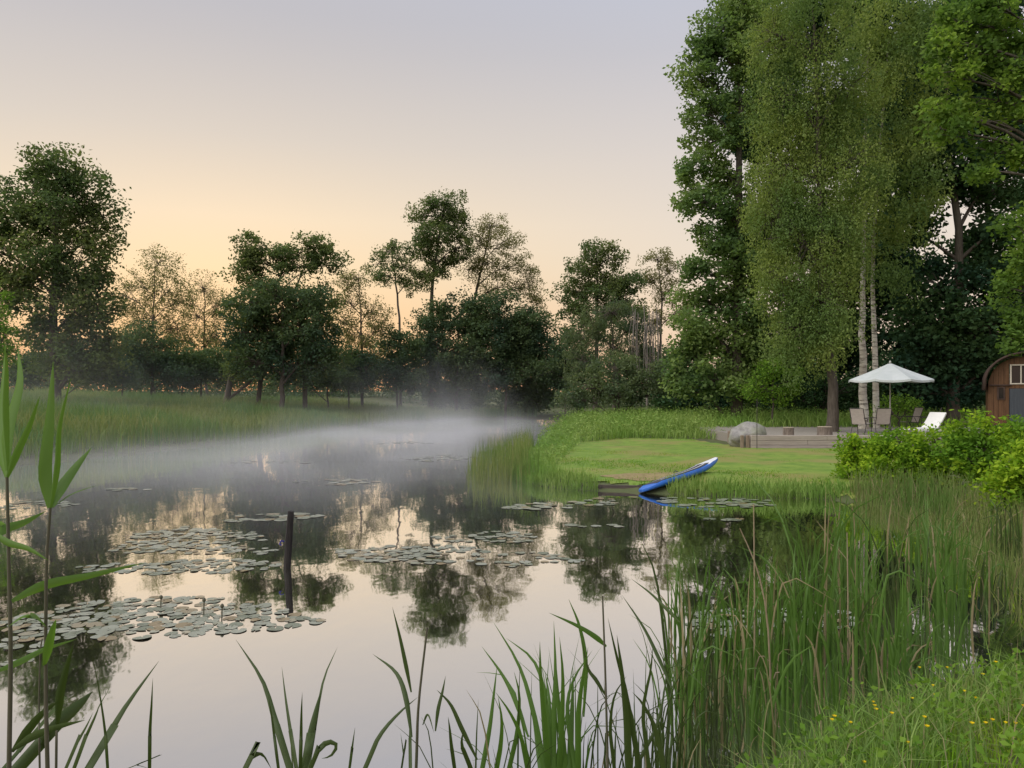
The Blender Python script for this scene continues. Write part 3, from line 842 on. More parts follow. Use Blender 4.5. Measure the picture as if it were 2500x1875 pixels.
tree('hazel_shrub', 'fresh green hazel shrub at the foot of the weeping birch', 35, [(1885, 905, 36, 40), (1860, 950, 40, 36), (1905, 960, 36, 30), (1930, 930, 28, 34)],
     [(1885, 1010), (1885, 960), (1885, 910)], M_bush, k=3.2, cr=0.30, nl=70, leaf=0.11, tr=0.05, seed=38, cat='shrub')
tree('terrace_shrub', 'small green shrub behind the parasol pole', 33.5, [(2190, 985, 34, 26), (2230, 1000, 30, 22), (2160, 1005, 26, 20)],
     [(2195, 1040), (2195, 1000), (2192, 985)], M_bush, k=3.2, cr=0.28, nl=60, leaf=0.1, tr=0.04, seed=39, cat='shrub')
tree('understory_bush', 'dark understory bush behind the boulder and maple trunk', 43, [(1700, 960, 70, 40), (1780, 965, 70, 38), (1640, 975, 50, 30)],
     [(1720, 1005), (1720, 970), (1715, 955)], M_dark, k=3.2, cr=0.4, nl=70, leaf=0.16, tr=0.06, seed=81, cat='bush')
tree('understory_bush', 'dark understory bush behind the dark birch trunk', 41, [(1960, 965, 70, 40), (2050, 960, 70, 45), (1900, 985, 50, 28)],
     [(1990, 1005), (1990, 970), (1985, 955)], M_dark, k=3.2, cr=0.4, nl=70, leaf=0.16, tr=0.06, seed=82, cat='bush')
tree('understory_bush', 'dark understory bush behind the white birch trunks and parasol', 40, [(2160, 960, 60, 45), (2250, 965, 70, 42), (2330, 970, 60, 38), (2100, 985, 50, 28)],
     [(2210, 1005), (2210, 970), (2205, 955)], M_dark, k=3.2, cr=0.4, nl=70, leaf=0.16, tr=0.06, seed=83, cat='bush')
# wood beyond the meadow
r = np.random.default_rng(90)
nb = 3000
bx_ = r.uniform(-75, 60, nb)
by_ = r.uniform(84, 104, nb)
top = 6.8 + 1.1 * np.sin(bx_ * 0.33) + 0.8 * np.sin(bx_ * 0.83 + 1) + 0.5 * np.sin(bx_ * 1.9)
bz_ = r.uniform(0.0, 1.0, nb) * top - 0.5
rep_ = np.repeat(np.arange(nb), 42)
pos = np.stack([bx_, by_, bz_ + 0.9], -1)[rep_] + np.clip(r.normal(0, 1, (len(rep_), 3)), -1.6, 1.6) * [0.75, 0.75, 0.55]
v, f = leaf_quads(pos, 0.34, 91, 0.6)
obj('far_wood', mesh_np('far_wood', v, f), M_fardark, kind='stuff', label='low dark line of distant wood beyond the meadow', category='wood')
# bright shrubs at the right of the lawn
def shrub(label, Yd, lobes, seed, leaf=0.075, name='leafy_shrub'):
    px = lobes[0][0]
    g0 = float(gz(np.array([(px - HX) / F * Yd]), np.array([Yd]))[0])
    py = HY + (CZ - g0) / Yd * F
    tree(name, label, Yd, lobes, [(px, py), (px, py - 40), (px, lobes[0][1])], M_shrub, M_bark, k=3.6, cr=0.17, nl=55, leaf=leaf, tr=0.03, seed=seed, cat='shrub', asp=0.6,
         foliage_name='foliage', twigs=False, group='bright shrubs beside the lawn', depth=1.2)
shrub('bright shrub hiding the right end of the timber edging', 17.6, [(2105, 1110, 55, 45), (2065, 1135, 36, 42), (2110, 1165, 60, 40), (2075, 1080, 26, 22), (2150, 1090, 40, 30)], 41)
shrub('bright shrub in front of the two left garden chairs', 16.8, [(2190, 1078, 55, 34), (2160, 1125, 50, 45), (2220, 1130, 55, 50), (2190, 1180, 60, 36), (2150, 1195, 45, 30)], 42)
shrub('bright shrub below the white lounger', 16.2, [(2290, 1076, 60, 36), (2260, 1130, 55, 46), (2325, 1130, 50, 50), (2290, 1180, 60, 36)], 43)
shrub('yellow green shrub in front of the wooden cabin', 14.6, [(2400, 1066, 65, 42), (2360, 1110, 50, 50), (2440, 1110, 55, 60), (2410, 1170, 66, 50), (2470, 1062, 46, 36)], 44, 0.08)
shrub('nearest yellow green shrub at the right picture edge', 12.4, [(2490, 1130, 50, 60), (2450, 1200, 50, 60), (2500, 1230, 56, 60), (2480, 1290, 44, 46), (2540, 1100, 60, 60)], 45, 0.08)

x, y = scatter(9000, (0, 18), (18, 47), lambda x, y: inside(BANK, x, y) & (shore(x, y) > 0.15), 31)
r = np.random.default_rng(32)
pos = np.stack([x, y, gz(x, y) + r.uniform(0.08, 0.95, len(x)) * (0.25 + 0.75 * sst(24, 35, y))], -1)
pos = np.repeat(pos, 7, 0) + np.clip(r.normal(0, 1, (len(x) * 7, 3)), -1.7, 1.7) * 0.11
v, f = leaf_quads(pos, 0.10, 33, 0.45)
obj('bank_nettles', mesh_np('bank_nettles', v, f), G_bank, kind='stuff', label='leafy nettles and herbs mixed into the tall bank grass', category='herbs')

# ---------------------------------------------------------------- terrace furniture
TW = np.array([8.05, 25.9])
wall = empty('retaining_wall', (8.05, 25.9, 0.2), label='low grey timber edging of stacked beams along the terrace', category='timber wall')
zb = [0.205, 0.375, 0.545]
for i, z in enumerate(zb):
    for (x0, x1) in (((0.0, 2.55), (2.56, 5.4)) if i != 1 else ((0.0, 1.9), (1.91, 5.4))):
        MB().box(((x0 + x1) / 2, 0.09 + 0.006 * (i % 2), z + 0.085 - 0.2), (x1 - x0, 0.17, 0.163)).build('beam', M_beam, wall, bevel=0.008)
for i, z in enumerate(zb):
    MB().box((0.085 + 0.004 * i, 1.55, z + 0.085 - 0.2), (0.165, 2.7, 0.163)).build('side_beam', M_beam2, wall, bevel=0.008)
for x in (-0.10, -0.28):
    MB().box((x, 0.10, 0.2), (0.10, 0.10, 0.62)).build('stake', M_beam2, wall, bevel=0.01)

def boulder():
    bm = bmesh.new()
    bmesh.ops.create_icosphere(bm, subdivisions=4, radius=1.0)
    r = np.random.default_rng(5)
    dirs = r.normal(0, 1, (12, 3)); dirs /= np.linalg.norm(dirs, axis=1)[:, None]
    cut = r.uniform(0.72, 0.92, 12)
    for v in bm.verts:
        p = np.array(v.co)
        for d, c in zip(dirs, cut):
            t = p @ d
            if t > c:
                p = p - d * (t - c) * 0.85
        p *= 1 + 0.035 * math.sin(6 * p[0] + 3 * p[2]) + 0.025 * math.sin(11 * p[1] + 7 * p[0]) + 0.015 * math.sin(23 * p[2] + 17 * p[0])
        v.co = p * np.array([0.66, 0.5, 0.52])
        v.co.x += 0.12 * p[2]
    m = bpy.data.meshes.new('boulder')
    bm.to_mesh(m); bm.free()
    m.polygons.foreach_set('use_smooth', np.ones(len(m.polygons), dtype=bool))
    o = obj('boulder', m, M_rock, label='large grey boulder at the left end of the timber edging', category='boulder')
    q = P(1823, 1062, 26.6)
    o.location = (q[0], 26.6, 0.62)
boulder()

def stump(px, Yd, rad, h, label, seed):
    r = np.random.default_rng(seed)
    x = (px - HX) / F * Yd
    e = empty('log_stump', (x, Yd, TZ), r.uniform(0, 6), label=label, category='stump')
    n = 18
    ang = np.linspace(0, 2 * np.pi, n, endpoint=False)
    wobr = 1 + 0.06 * np.sin(3 * ang + 1) + r.normal(0, 0.02, n)
    rows = [(0, 1.12), (0.15 * h, 1.03), (0.6 * h, 0.99), (h - 0.012, 1.0)]
    v = np.concatenate([np.stack([np.cos(ang) * rad * s * wobr, np.sin(ang) * rad * s * wobr, np.full(n, z)], -1) for z, s in rows])
    f = [(k * n + j, k * n + (j + 1) % n, (k + 1) * n + (j + 1) % n, (k + 1) * n + j) for k in range(3) for j in range(n)]
    MB().add(v, f).build('bark', M_stump, e, smooth=True)
    top = np.stack([np.cos(ang) * rad * 0.995 * wobr, np.sin(ang) * rad * 0.995 * wobr, np.full(n, h - 0.010)], -1)
    MB().add(np.vstack([top, top * [0.93, 0.93, 1] + [0, 0, 0.012], [[0, 0, h + 0.004]]]),
             [(j, (j + 1) % n, n + (j + 1) % n, n + j) for j in range(n)] + [(n + j, n + (j + 1) % n, 2 * n) for j in range(n)]).build('cut_face', M_cut, e)
stump(1925, 26.9, 0.18, 0.34, 'small brown log stump standing alone on the timber edging', 1)
stump(2013, 27.0, 0.25, 0.36, 'wider dark log stump in front of the dark birch trunk', 2)

q = P(1848, 975, 25.6)
pl = MB().tube([(0, 0, -0.2), (0, 0, 0.9), (0.004, 0, q[2] - 0.25)], [0.013, 0.012, 0.010], 8)
e = empty('metal_rod', (q[0], 25.6, 0.25), label='thin dark upright metal rod in front of the boulder', category='rod')
pl.build('shaft', M_metal, e)
MB().tube([(0.004, 0, q[2] - 0.27), (0.004, 0, q[2] - 0.24)], [0.016, 0.014], 8).build('cap', M_metal, e)
def parasol():
    p = P(2173, 927, 28.7)
    rim, apex = p[2] - TZ, P(2180, 886, 28.7)[2] - TZ
    e = empty('parasol', (p[0], 28.7, TZ), 0.0, label='open pale grey garden parasol above the seating area', category='parasol')
    n, rad = 8, 1.50
    a0 = 0.0
    def canopy_pt(i, t, sub):
        ang = a0 + (i + sub) * 2 * math.pi / n
        sag = 1 - (1 - math.cos(math.pi / n)) * (1 - abs(2 * sub - 1)) * 1.0
        rr = rad * t * sag * (1 if sub in (0, 1) else 0.995)
        z = apex - (apex - rim) * (t ** 0.92) - 0.05 * math.sin(math.pi * sub) * t
        return (rr * math.cos(ang), rr * math.sin(ang), z)
    for i in range(n):
        v, f = [], []
        subs, ts = [0, 0.25, 0.5, 0.75, 1], [0.04, 0.3, 0.55, 0.8, 1.0]
        for t in ts:
            for s_ in subs:
                v.append(canopy_pt(i, t, s_))
        for s_ in subs:        # short valance
            x, y, z = canopy_pt(i, 1.0, s_)
            v.append((x * 1.003, y * 1.003, z - 0.07))
        k = len(subs)
        for a in range(len(ts)):
            for b in range(k - 1):
                f.append((a * k + b, a * k + b + 1, (a + 1) * k + b + 1, (a + 1) * k + b))
        o = MB().add(v, f).build('canopy_panel', M_canvas, e, smooth=False)
        md = o.modifiers.new('thickness', 'SOLIDIFY'); md.thickness = 0.006
    for i in range(n):
        p1 = np.array(canopy_pt(i, 0.05, 0)) - [0, 0, 0.02]
        p2 = np.array(canopy_pt(i, 0.99, 0)) - [0, 0, 0.025]
        MB().tube([p1, (p1 + p2) / 2, p2], 0.009, 5).build('rib', M_pole, e)
    MB().tube([(0, 0, 0.05), (0, 0, 1.2), (0, 0, apex)], 0.024, 10).build('pole', M_pole, e, smooth=True)
    MB().tube([(0, 0, apex), (0, 0, apex + 0.05), (0, 0, apex + 0.09)], [0.05, 0.035, 0.01], 10).build('finial', M_pole, e, smooth=True)
    MB().tube([(0, 0, 0), (0, 0, 0.06), (0, 0, 0.09), (0, 0, 0.28)], [0.30, 0.29, 0.06, 0.035], 18).build('base', M_metal, e)
parasol()

def sling(w, pts, th=0.012):
    """fabric panel swept along pts (y,z)"""
    pts = curve_pts([(0, y, z) for y, z in pts], 7)
    nrm = np.gradient(pts, axis=0)
    nrm = np.stack([np.zeros(len(pts)), -nrm[:, 2], nrm[:, 1]], -1)
    nrm /= np.linalg.norm(nrm, axis=1)[:, None]
    v, f = [], []
    for p_, q_ in zip(pts, nrm):
        for x, s in ((-w / 2, 1), (w / 2, 1), (w / 2, -1), (-w / 2, -1)):
            v.append(p_ + [x, 0, 0] + q_ * th / 2 * s)
    k = len(pts)
    for i in range(k - 1):
        for j in range(4):
            f.append((i * 4 + j, i * 4 + (j + 1) % 4, (i + 1) * 4 + (j + 1) % 4, (i + 1) * 4 + j))
    f += [(0, 1, 2, 3), tuple((k - 1) * 4 + i for i in (3, 2, 1, 0))]
    return MB().add(v, f)

def chair(px, Yd, rz, label):
    e = empty('garden_chair', ((px - HX) / F * Yd, Yd, TZ), rz, label=label, category='chair', group='garden chairs under the parasol')
    w = 0.46
    sling(w, [(0.24, 0.44), (0.0, 0.41), (-0.20, 0.40)]).build('seat', M_sling, e)
    sling(w, [(-0.23, 0.42), (-0.30, 0.66), (-0.40, 0.96)]).build('backrest', M_sling, e)
    for s in (-1, 1):
        x = s * (w / 2 + 0.015)
        MB().tube([(x, -0.20, 0.40), (x, -0.30, 0.66), (x, -0.41, 0.98)], 0.013, 6).build('back_frame', M_metal, e)
        MB().tube([(x, 0.27, 0.0), (x, 0.25, 0.3), (x, 0.24, 0.62)], 0.013, 6).build('leg', M_metal, e)
        MB().tube([(x, -0.34, 0.0), (x, -0.2, 0.3), (x, -0.05, 0.60)], 0.013, 6).build('leg', M_metal, e)
        MB().tube([(x, -0.24, 0.41), (x, 0.0, 0.41), (x, 0.25, 0.44)], 0.013, 6).build('seat_rail', M_metal, e)
        MB().box((x, -0.02, 0.635), (0.05, 0.60, 0.025)).build('armrest', M_metal, e, bevel=0.005)
    MB().tube([(-w / 2, -0.41, 0.98), (0, -0.41, 0.985), (w / 2, -0.41, 0.98)], 0.013, 6).build('top_rail', M_metal, e)
    return e
chair(2103, 27.9, R(-48), 'beige sling chair leftmost of the garden chairs')
chair(2150, 28.1, R(-8), 'beige sling chair second from the left beside the birch trunks')
chair(2220, 29.4, R(95), 'beige sling chair right of the parasol pole')
chair(2268, 28.6, R(62), 'beige sling chair next to the white lounger')

def lounger():
    Yd = 26.9
    e = empty('sun_lounger', ((2262 - HX) / F * Yd, Yd, TZ), R(-62), label='white sunlounger with raised back above the bright shrubs', category='lounger')
    # local +y is the head end
    sling(0.60, [(-0.95, 0.30), (-0.3, 0.29), (0.15, 0.30)], 0.05).build('seat_cushion', M_lounger, e)
    sling(0.60, [(0.17, 0.31), (0.45, 0.58), (0.66, 0.84)], 0.05).build('back_cushion', M_lounger, e)
    for s in (-1, 1):
        MB().box((s * 0.32, -0.2, 0.25), (0.035, 1.6, 0.05)).build('side_rail', M_lounger, e, bevel=0.004)
        for y in (-0.85, 0.45):
            MB().box((s * 0.32, y, 0.1125), (0.04, 0.05, 0.225)).build('leg', M_lounger, e, bevel=0.004)
        MB().tube([(s * 0.24, 0.45, 0.26), (s * 0.24, 0.5, 0.42), (s * 0.24, 0.50, 0.60)], 0.012, 6).build('back_strut', M_metal, e)
lounger()

def cabin():
    Yd = 26.6
    cx = (2516 - HX) / F * Yd
    zb_, ztop = TZ + 0.42, P(0, 868, Yd)[2]
    hw = (2508 - 2420) / F * Yd
    zs = P(0, 935, Yd)[2] - 0.0          # springing of the arched roof
    e = empty('barrel_cabin', (cx, Yd, TZ), R(-30), label='small round-roofed wooden cabin wagon at the right picture edge', category='cabin')
    o3 = np.array([0, 0, TZ])
    def roofz(x, grow=0.0):
        t = min(1.0, abs(x) / (hw + grow))
        return zs + (ztop + grow - zs) * math.sqrt(max(0.0, 1 - t ** 2.3))
    # plank end wall, with openings left for the windows and the door
    npl = 16
    pw = 2 * hw / npl
    small = (-0.98, -0.74, P(0, 976, Yd)[2], P(0, 944, Yd)[2])
    big = (-0.60, 0.60, P(0, 938, Yd)[2], P(0, 889, Yd)[2])
    door = (-0.62, 0.62, zb_, P(0, 948, Yd)[2])
    for i in range(npl):
        x0, x1 = -hw + i * pw + 0.004, -hw + (i + 1) * pw - 0.004
        xm = (x0 + x1) / 2
        zt0, zt1 = roofz(x0) - 0.02, roofz(x1) - 0.02
        cuts = [w for w in (small, big, door) if w[0] - 0.03 < xm < w[1] + 0.03]
        spans, z0 = [], zb_
        for w in sorted(cuts, key=lambda w: w[2]):
            if w[2] - z0 > 0.03:
                spans.append((z0, w[2], w[2]))
            z0 = w[3]
        spans.append((z0, zt0, zt1))
        for a, b0, b1 in spans:
            dy = 0.004 * (i % 3)
            v = [(x0, 0.02 - dy, a), (x1, 0.02 - dy, a), (x1, 0.02 - dy, b1), (x0, 0.02 - dy, b0), (x0, 0.06, a), (x1, 0.06, a), (x1, 0.06, b1), (x0, 0.06, b0)]
            MB().add(np.array(v) - o3, [(0, 1, 2, 3), (7, 6, 5, 4), (0, 4, 5, 1), (1, 5, 6, 2), (2, 6, 7, 3), (3, 7, 4, 0)]).build('plank', M_cabin, e)
    inner = MB()
    inner.box((0, 0.10, (zb_ + zs) / 2 - TZ + 0.1), (2 * hw - 0.1, 0.04, zs - zb_ + 0.2))
    inner.build('backing', M_glass, e)
    # curved roof shell
    k = 21
    v, f = [], []
    for yy in (-0.28, 2.6):
        for i in range(k):
            x = -(hw + 0.07) * math.cos(math.pi * i / (k - 1))
            v.append((x, yy, roofz(x, 0.07) - TZ - (0.25 if i in (0, k - 1) else 0)))
    for i in range(k - 1):
        f.append((i, i + 1, k + i + 1, k + i))
    rf = MB().add(v, f).build('roof', M_roof, e, smooth=True)
    md = rf.modifiers.new('thickness', 'SOLIDIFY'); md.thickness = 0.07; md.offset = 1
    # side wall
    for s in (-1, 1):
        MB().box((s * (hw - 0.02), 1.27, (zb_ + zs) / 2 - TZ), (0.05, 2.40, zs - zb_)).build('side_wall', M_cabin, e)
    MB().box((0, 1.3, zb_ - TZ - 0.04), (2 * hw, 2.6, 0.08)).build('floor_frame', M_roof, e)
    # ledge below the upper window
    MB().box((-(hw - 0.36) / 1 + 0.0, -0.02, P(0, 940, Yd)[2] - TZ), (0.66, 0.05, 0.045)).build('ledge', M_roof, e, bevel=0.005)
    def window(w, mull):
        g = empty('window', (0, 0, 0)); g.parent = e
        xm, zm, ww, hh = (w[0] + w[1]) / 2, (w[2] + w[3]) / 2 - TZ, w[1] - w[0], w[3] - w[2]
        for sx in (-1, 1):
            MB().box((xm + sx * (ww / 2 - 0.025), 0.005, zm), (0.05, 0.05, hh)).build('frame', M_frame if mull else M_roof, g)
        for sz in (-1, 1):
            MB().box((xm, 0.006, zm + sz * (hh / 2 - 0.02)), (ww - 0.1, 0.05, 0.04)).build('frame', M_frame if mull else M_roof, g)
        for q_ in mull:
            MB().box((w[0] + q_ * ww, 0.008, zm), (0.04, 0.04, hh - 0.08)).build('mullion', M_frame, g)
        MB().box((xm, 0.03, zm), (ww - 0.1, 0.01, hh - 0.08)).build('pane', M_glass, g)
    window(small, ())
    window(big, (0.27, 0.5, 0.73))
    for s in (-1, 1):
        MB().box((s * 0.31, 0.015, (door[2] + door[3]) / 2 - TZ), (0.60, 0.04, door[3] - door[2] - 0.02)).build('door', M_doorblue, e, bevel=0.006)
    for s in (-1, 1):
        for y in (0.5, 2.0):
            MB().tube([(s * 0.9 - 0.05, y, 0.21), (s * 0.9, y, 0.21), (s * 0.9 + 0.05, y, 0.21)], 0.21, 14).build('road_wheel', M_metal, e)
cabin()

# ---------------------------------------------------------------- paddle board, shore plank, post
def board():
    tail = np.array(P(1566, 1200, 16.5)); tail[2] = 0.05
    nose = np.array(P(1752, 1136, 18.3))
    ln = float(np.linalg.norm(nose - tail))
    n, m = 28, 16
    def half(t):
        return 0.36 * (np.sin(np.pi * np.clip(t, 0, 1) ** 0.92) ** 0.42) * (1 - 0.25 * (t - 0.45) ** 2)
    def rock(t):
        return 0.16 * max(0, (t - 0.6) / 0.4) ** 2
    def ring(t, s=1.0, top_only=False):
        hwid = max(half(t), 0.02)
        th = 0.13 * (0.45 + 0.55 * min(1, 6 * min(t, 1 - t)))
        return hwid, th
    e = empty('paddle_board', tuple(tail), label='blue and white paddle board drawn up on the grassy lawn edge', category='paddle board')
    d = (nose - tail) / ln
    side = np.cross(d, [0, 0, 1]); side /= np.linalg.norm(side)
    up = np.cross(side, d)
    Rr = np.array(Matrix.Rotation(R(-14), 3, Vector(d)))
    side, up = Rr @ side, Rr @ up
    T = lambda a, b, c: a * ln * d + b * side + c * up
    ts = np.concatenate([[0.0, 0.012], np.linspace(0.04, 0.96, n - 4), [0.988, 1.0]])
    # hull: bottom and rails
    hull = MB(); v, f = [], []
    prof = [(1.0, 0.88), (1.05, 0.55), (1.0, 0.22), (0.86, 0.02), (0.4, 0.0), (-0.4, 0.0), (-0.86, 0.02), (-1.0, 0.22), (-1.05, 0.55), (-1.0, 0.88)]
    for t in ts:
        hwid, th = ring(t)
        for a, b in prof:
            v.append(T(t, a * hwid, b * th + rock(t) - 0.02))
    k = len(prof)
    for i in range(len(ts) - 1):
        for j in range(k - 1):
            f.append((i * k + j, (i + 1) * k + j, (i + 1) * k + j + 1, i * k + j + 1))
    f.append(tuple(range(k))); f.append(tuple((len(ts) - 1) * k + j for j in range(k))[::-1])
    hull.add(v, f).build('hull', M_blue, e, smooth=True)
    def deckstrip(name, t0, t1, a0, a1, lift, mat, cnt=22):
        v, f = [], []
        for t in np.linspace(t0, t1, cnt):
            hwid, th = ring(t)
            for a in np.linspace(a0, a1, 5):
                v.append(T(t, a * hwid, th * (0.88 + 0.12 * math.sqrt(max(0, 1 - a * a))) + rock(t) - 0.02 + lift))
        for i in range(cnt - 1):
            for j in range(4):
                f.append((i * 5 + j, i * 5 + j + 1, (i + 1) * 5 + j + 1, (i + 1) * 5 + j))
        MB().add(v, f).build(name, mat, e, smooth=True)
    deckstrip('tail_deck', 0.0, 0.76, -1.0, 1.0, 0.0, M_blue, 24)
    deckstrip('nose_deck', 0.76, 1.0, -1.0, 1.0, 0.0, M_white, 16)
    deckstrip('deck_pad', 0.12, 0.80, -0.80, 0.80, 0.005, M_pad)
    for a in (-0.42, 0.30):
        deckstrip('pad_stripe', 0.20, 0.78, a, a + 0.14, 0.010, M_white)
    for t in (0.45,):
        MB().tube([T(t, -0.06, 0.16), T(t, 0, 0.19), T(t, 0.06, 0.16)], 0.012, 6).build('carry_handle', M_pad, e)
board()

e = empty('shore_plank', (2.4, 17.05, 0.05), R(-8), label='dark wet plank edging the shore left of the paddle board', category='plank')
MB().box((0, 0, 0.01), (1.0, 0.06, 0.12)).build('board', M_plankdark, e, bevel=0.006)
for x in (-0.45, 0.4):
    MB().box((x, -0.055, -0.02), (0.05, 0.05, 0.20)).build('stake', M_plankdark, e, bevel=0.006)
a = np.linspace(0, 2 * np.pi, 40, endpoint=False)
rr = 1 + 0.15 * np.sin(3 * a) + 0.1 * np.sin(7 * a + 1)
px_, py_ = 3.1 + 0.9 * rr * np.cos(a), 17.9 + 0.55 * rr * np.sin(a)
vz = gz(px_, py_) + 0.034
MB().add(np.vstack([np.stack([px_, py_, vz], -1), [[3.1, 17.9, float(gz(np.array([3.1]), np.array([17.9]))[0]) + 0.04]]]), [(i, (i + 1) % 40, 40) for i in range(40)]).build('soil_patch', M_soil, kind='structure')

q = P(695, 1386, 9.6)
e = empty('mooring_post', (q[0], 9.6, 0), label='dark wooden post standing in the pond with blue cord', category='post')
r = np.random.default_rng(9)
zz = np.array([-0.6, 0.0, 0.25, 0.5, 0.66, 0.70])
pts = np.stack([0.03 + zz * 0.06, zz * 0.02, zz], -1)
n = 12
v, f = tube(pts, [0.044, 0.043, 0.042, 0.041, 0.040, 0.036], n)
v += r.normal(0, 0.0018, v.shape)
MB().add(v, [tuple(x) for x in f] + [tuple(5 * n + i for i in range(n))]).build('shaft', M_post, e, smooth=False)
MB().tube([(0.0, -0.02, 0.33), (-0.035, -0.03, 0.34), (-0.055, -0.03, 0.30), (-0.03, -0.03, 0.285)], 0.010, 6).build('knot', M_rope, e)

# ---------------------------------------------------------------- lily pads
def pad_mesh(seed):
    r = np.random.default_rng(seed)
    n = 15
    a = np.linspace(0.18, 2 * np.pi - 0.18, n)
    rad = 1 + 0.05 * np.sin(3 * a + r.uniform(0, 6)) + r.normal(0, 0.015, n)
    ca, cb = r.uniform(0, 0.10), r.uniform(0, 6.28)
    rimz = 0.025 * np.maximum(0, np.sin(2 * a + cb)) + 0.6 * ca * np.maximum(0, np.cos(a - cb)) ** 3
    v = [(0, 0, 0.012)] + [(0.6 * rad[i] * math.cos(a[i]), 0.6 * rad[i] * math.sin(a[i]), 0.018) for i in range(n)] + [(rad[i] * math.cos(a[i]), rad[i] * math.sin(a[i]), 0.012 + rimz[i]) for i in range(n)]
    f = [(0, i + 1, i + 2) for i in range(n - 1)] + [(i + 1, n + i + 1, n + i + 2, i + 2) for i in range(n - 1)]
    m = MB().add(v, f).mesh('lily_pad', smooth=True)
    m.materials.append(M_pad_leaf)
    return m
PADM = [pad_mesh(i) for i in range(8)]
def gpt(px, py):
    Yd = CZ * F / (py - HY)
    return (px - HX) / F * Yd, Yd
patches = [
    # polygon (photo pixels on the water), pads per m2, radius range, label
    ([(0, 1512), (150, 1478), (320, 1462), (480, 1455), (640, 1472), (720, 1490), (805, 1516), (700, 1540), (520, 1545), (420, 1556), (320, 1558), (230, 1585), (120, 1600), (0, 1630)], 150.0, (0.042, 0.085), 'lily pad in the nearest raft of pads at lower left'),
    ([(330, 1300), (450, 1287), (620, 1300), (690, 1330), (660, 1352), (430, 1352), (240, 1350), (300, 1330)], 95.0, (0.045, 0.085), 'lily pad in the loose raft behind the mooring post'),
    ([(190, 1382), (300, 1376), (420, 1368), (560, 1364), (690, 1372), (640, 1396), (420, 1402), (200, 1398)], 100.0, (0.045, 0.085), 'lily pad in the raft left of the mooring post'),
    ([(780, 1345), (900, 1335), (1100, 1330), (1300, 1345), (1430, 1368), (1250, 1385), (1000, 1378), (830, 1364)], 90.0, (0.045, 0.09), 'lily pad in the long raft right of the mooring post'),
    ([(1030, 1300), (1150, 1292), (1310, 1305), (1290, 1325), (1080, 1322)], 85.0, (0.045, 0.09), 'lily pad in the small raft before the lawn point reflection'),
    ([(1700, 1492), (1850, 1482), (2080, 1490), (2100, 1530), (1960, 1560), (1760, 1560), (1680, 1530)], 130.0, (0.042, 0.08), 'lily pad in the raft behind the right cattails'),
]
cand = []
for poly, dens, rr, lab in patches:
    pg = np.array([gpt(*p) for p in poly])
    x0, y0 = pg.min(0); x1, y1 = pg.max(0)
    r = np.random.default_rng(int(abs(pg[0, 0]) * 100) + 5)
    cnt = int(dens * (x1 - x0) * (y1 - y0))
    xs, ys = r.uniform(x0, x1, cnt), r.uniform(y0, y1, cnt)
    k = inside(pg, xs, ys)
    xs, ys = xs[k], ys[k]
    # clumped: thin by a smooth pattern
    keep = (np.sin(2.3 * xs + 1.1 * ys) + np.sin(1.1 * xs - 2.7 * ys + 1) + r.normal(0, 0.7, len(xs))) > -1.0
    for x, y in zip(xs[keep], ys[keep]):
        cand.append((x, y, r.uniform(*rr), lab))
# keep apart
kept = []
for c in sorted(cand, key=lambda c: c[1]):
    if all((c[0] - d[0]) ** 2 + (c[1] - d[1]) ** 2 > (0.62 * (c[2] + d[2])) ** 2 for d in kept[-420:]):
        kept.append(c)
kept.sort(key=lambda c: c[1] / c[2])
single, rest = kept[:300], kept[300:]
r = np.random.default_rng(77)
for x, y, rad, lab in single:
    o = bpy.data.objects.new('lily_pad', PADM[r.integers(0, 8)])
    o.location = (x, y, 0.004)
    o.rotation_euler = (r.normal(0, 0.03), r.normal(0, 0.03), r.uniform(0, 6.28))
    o.scale = (rad, rad, rad * 0.6)
    o['label'], o['category'], o['group'] = lab, 'lily pad', 'floating lily pads'
    COL.objects.link(o)
# far rafts
far = []
for poly, dens in [([(0, 1228), (110, 1222), (240, 1230), (160, 1238), (0, 1244)], 5), ([(225, 1195), (300, 1190), (365, 1196), (300, 1200)], 5), ([(540, 1262), (680, 1252), (810, 1258), (700, 1272), (560, 1274)], 6),
                   ([(700, 1178), (820, 1168), (950, 1174), (860, 1186)], 5), ([(1180, 1240), (1300, 1228), (1450, 1218), (1560, 1214), (1500, 1232), (1300, 1246)], 6),
                   ([(1560, 1218), (1700, 1214), (1900, 1218), (1880, 1238), (1700, 1240)], 6), ([(960, 1120), (1100, 1110), (1180, 1118), (1050, 1128)], 3), ([(880, 1085), (1000, 1078), (1080, 1084)], 3),
                   ([(1380, 1282), (1480, 1278), (1570, 1284), (1480, 1292)], 4), ([(560, 1130), (700, 1122), (760, 1132)], 3), ([(1680, 1265), (1780, 1262), (1850, 1270), (1760, 1276)], 4)]:
    pg = np.array([gpt(*p) for p in poly])
    x0, y0 = pg.min(0); x1, y1 = pg.max(0)
    cnt = int(3.2 * dens * (x1 - x0) * (y1 - y0))
    xs, ys = r.uniform(x0, x1, cnt), r.uniform(y0, y1, cnt)
    k = inside(pg, xs, ys)
    far += [(x, y, r.uniform(0.07, 0.13)) for x, y in zip(xs[k], ys[k])]
far += [c[:3] for c in rest]
vv, ff, nn_ = [], [], 0
base = []
for m in PADM:
    v = np.empty(len(m.vertices) * 3); m.vertices.foreach_get('co', v)
    base.append((v.reshape(-1, 3), [tuple(p.vertices) for p in m.polygons]))
fm = MB()
for x, y, rad in far:
    v, f = base[r.integers(0, 8)]
    a = r.uniform(0, 6.28)
    Rm = np.array([[math.cos(a), -math.sin(a), 0], [math.sin(a), math.cos(a), 0], [0, 0, 1]])
    fm.add((v * rad) @ Rm.T + [x, y, 0.004 + r.uniform(0, 0.004)], f)
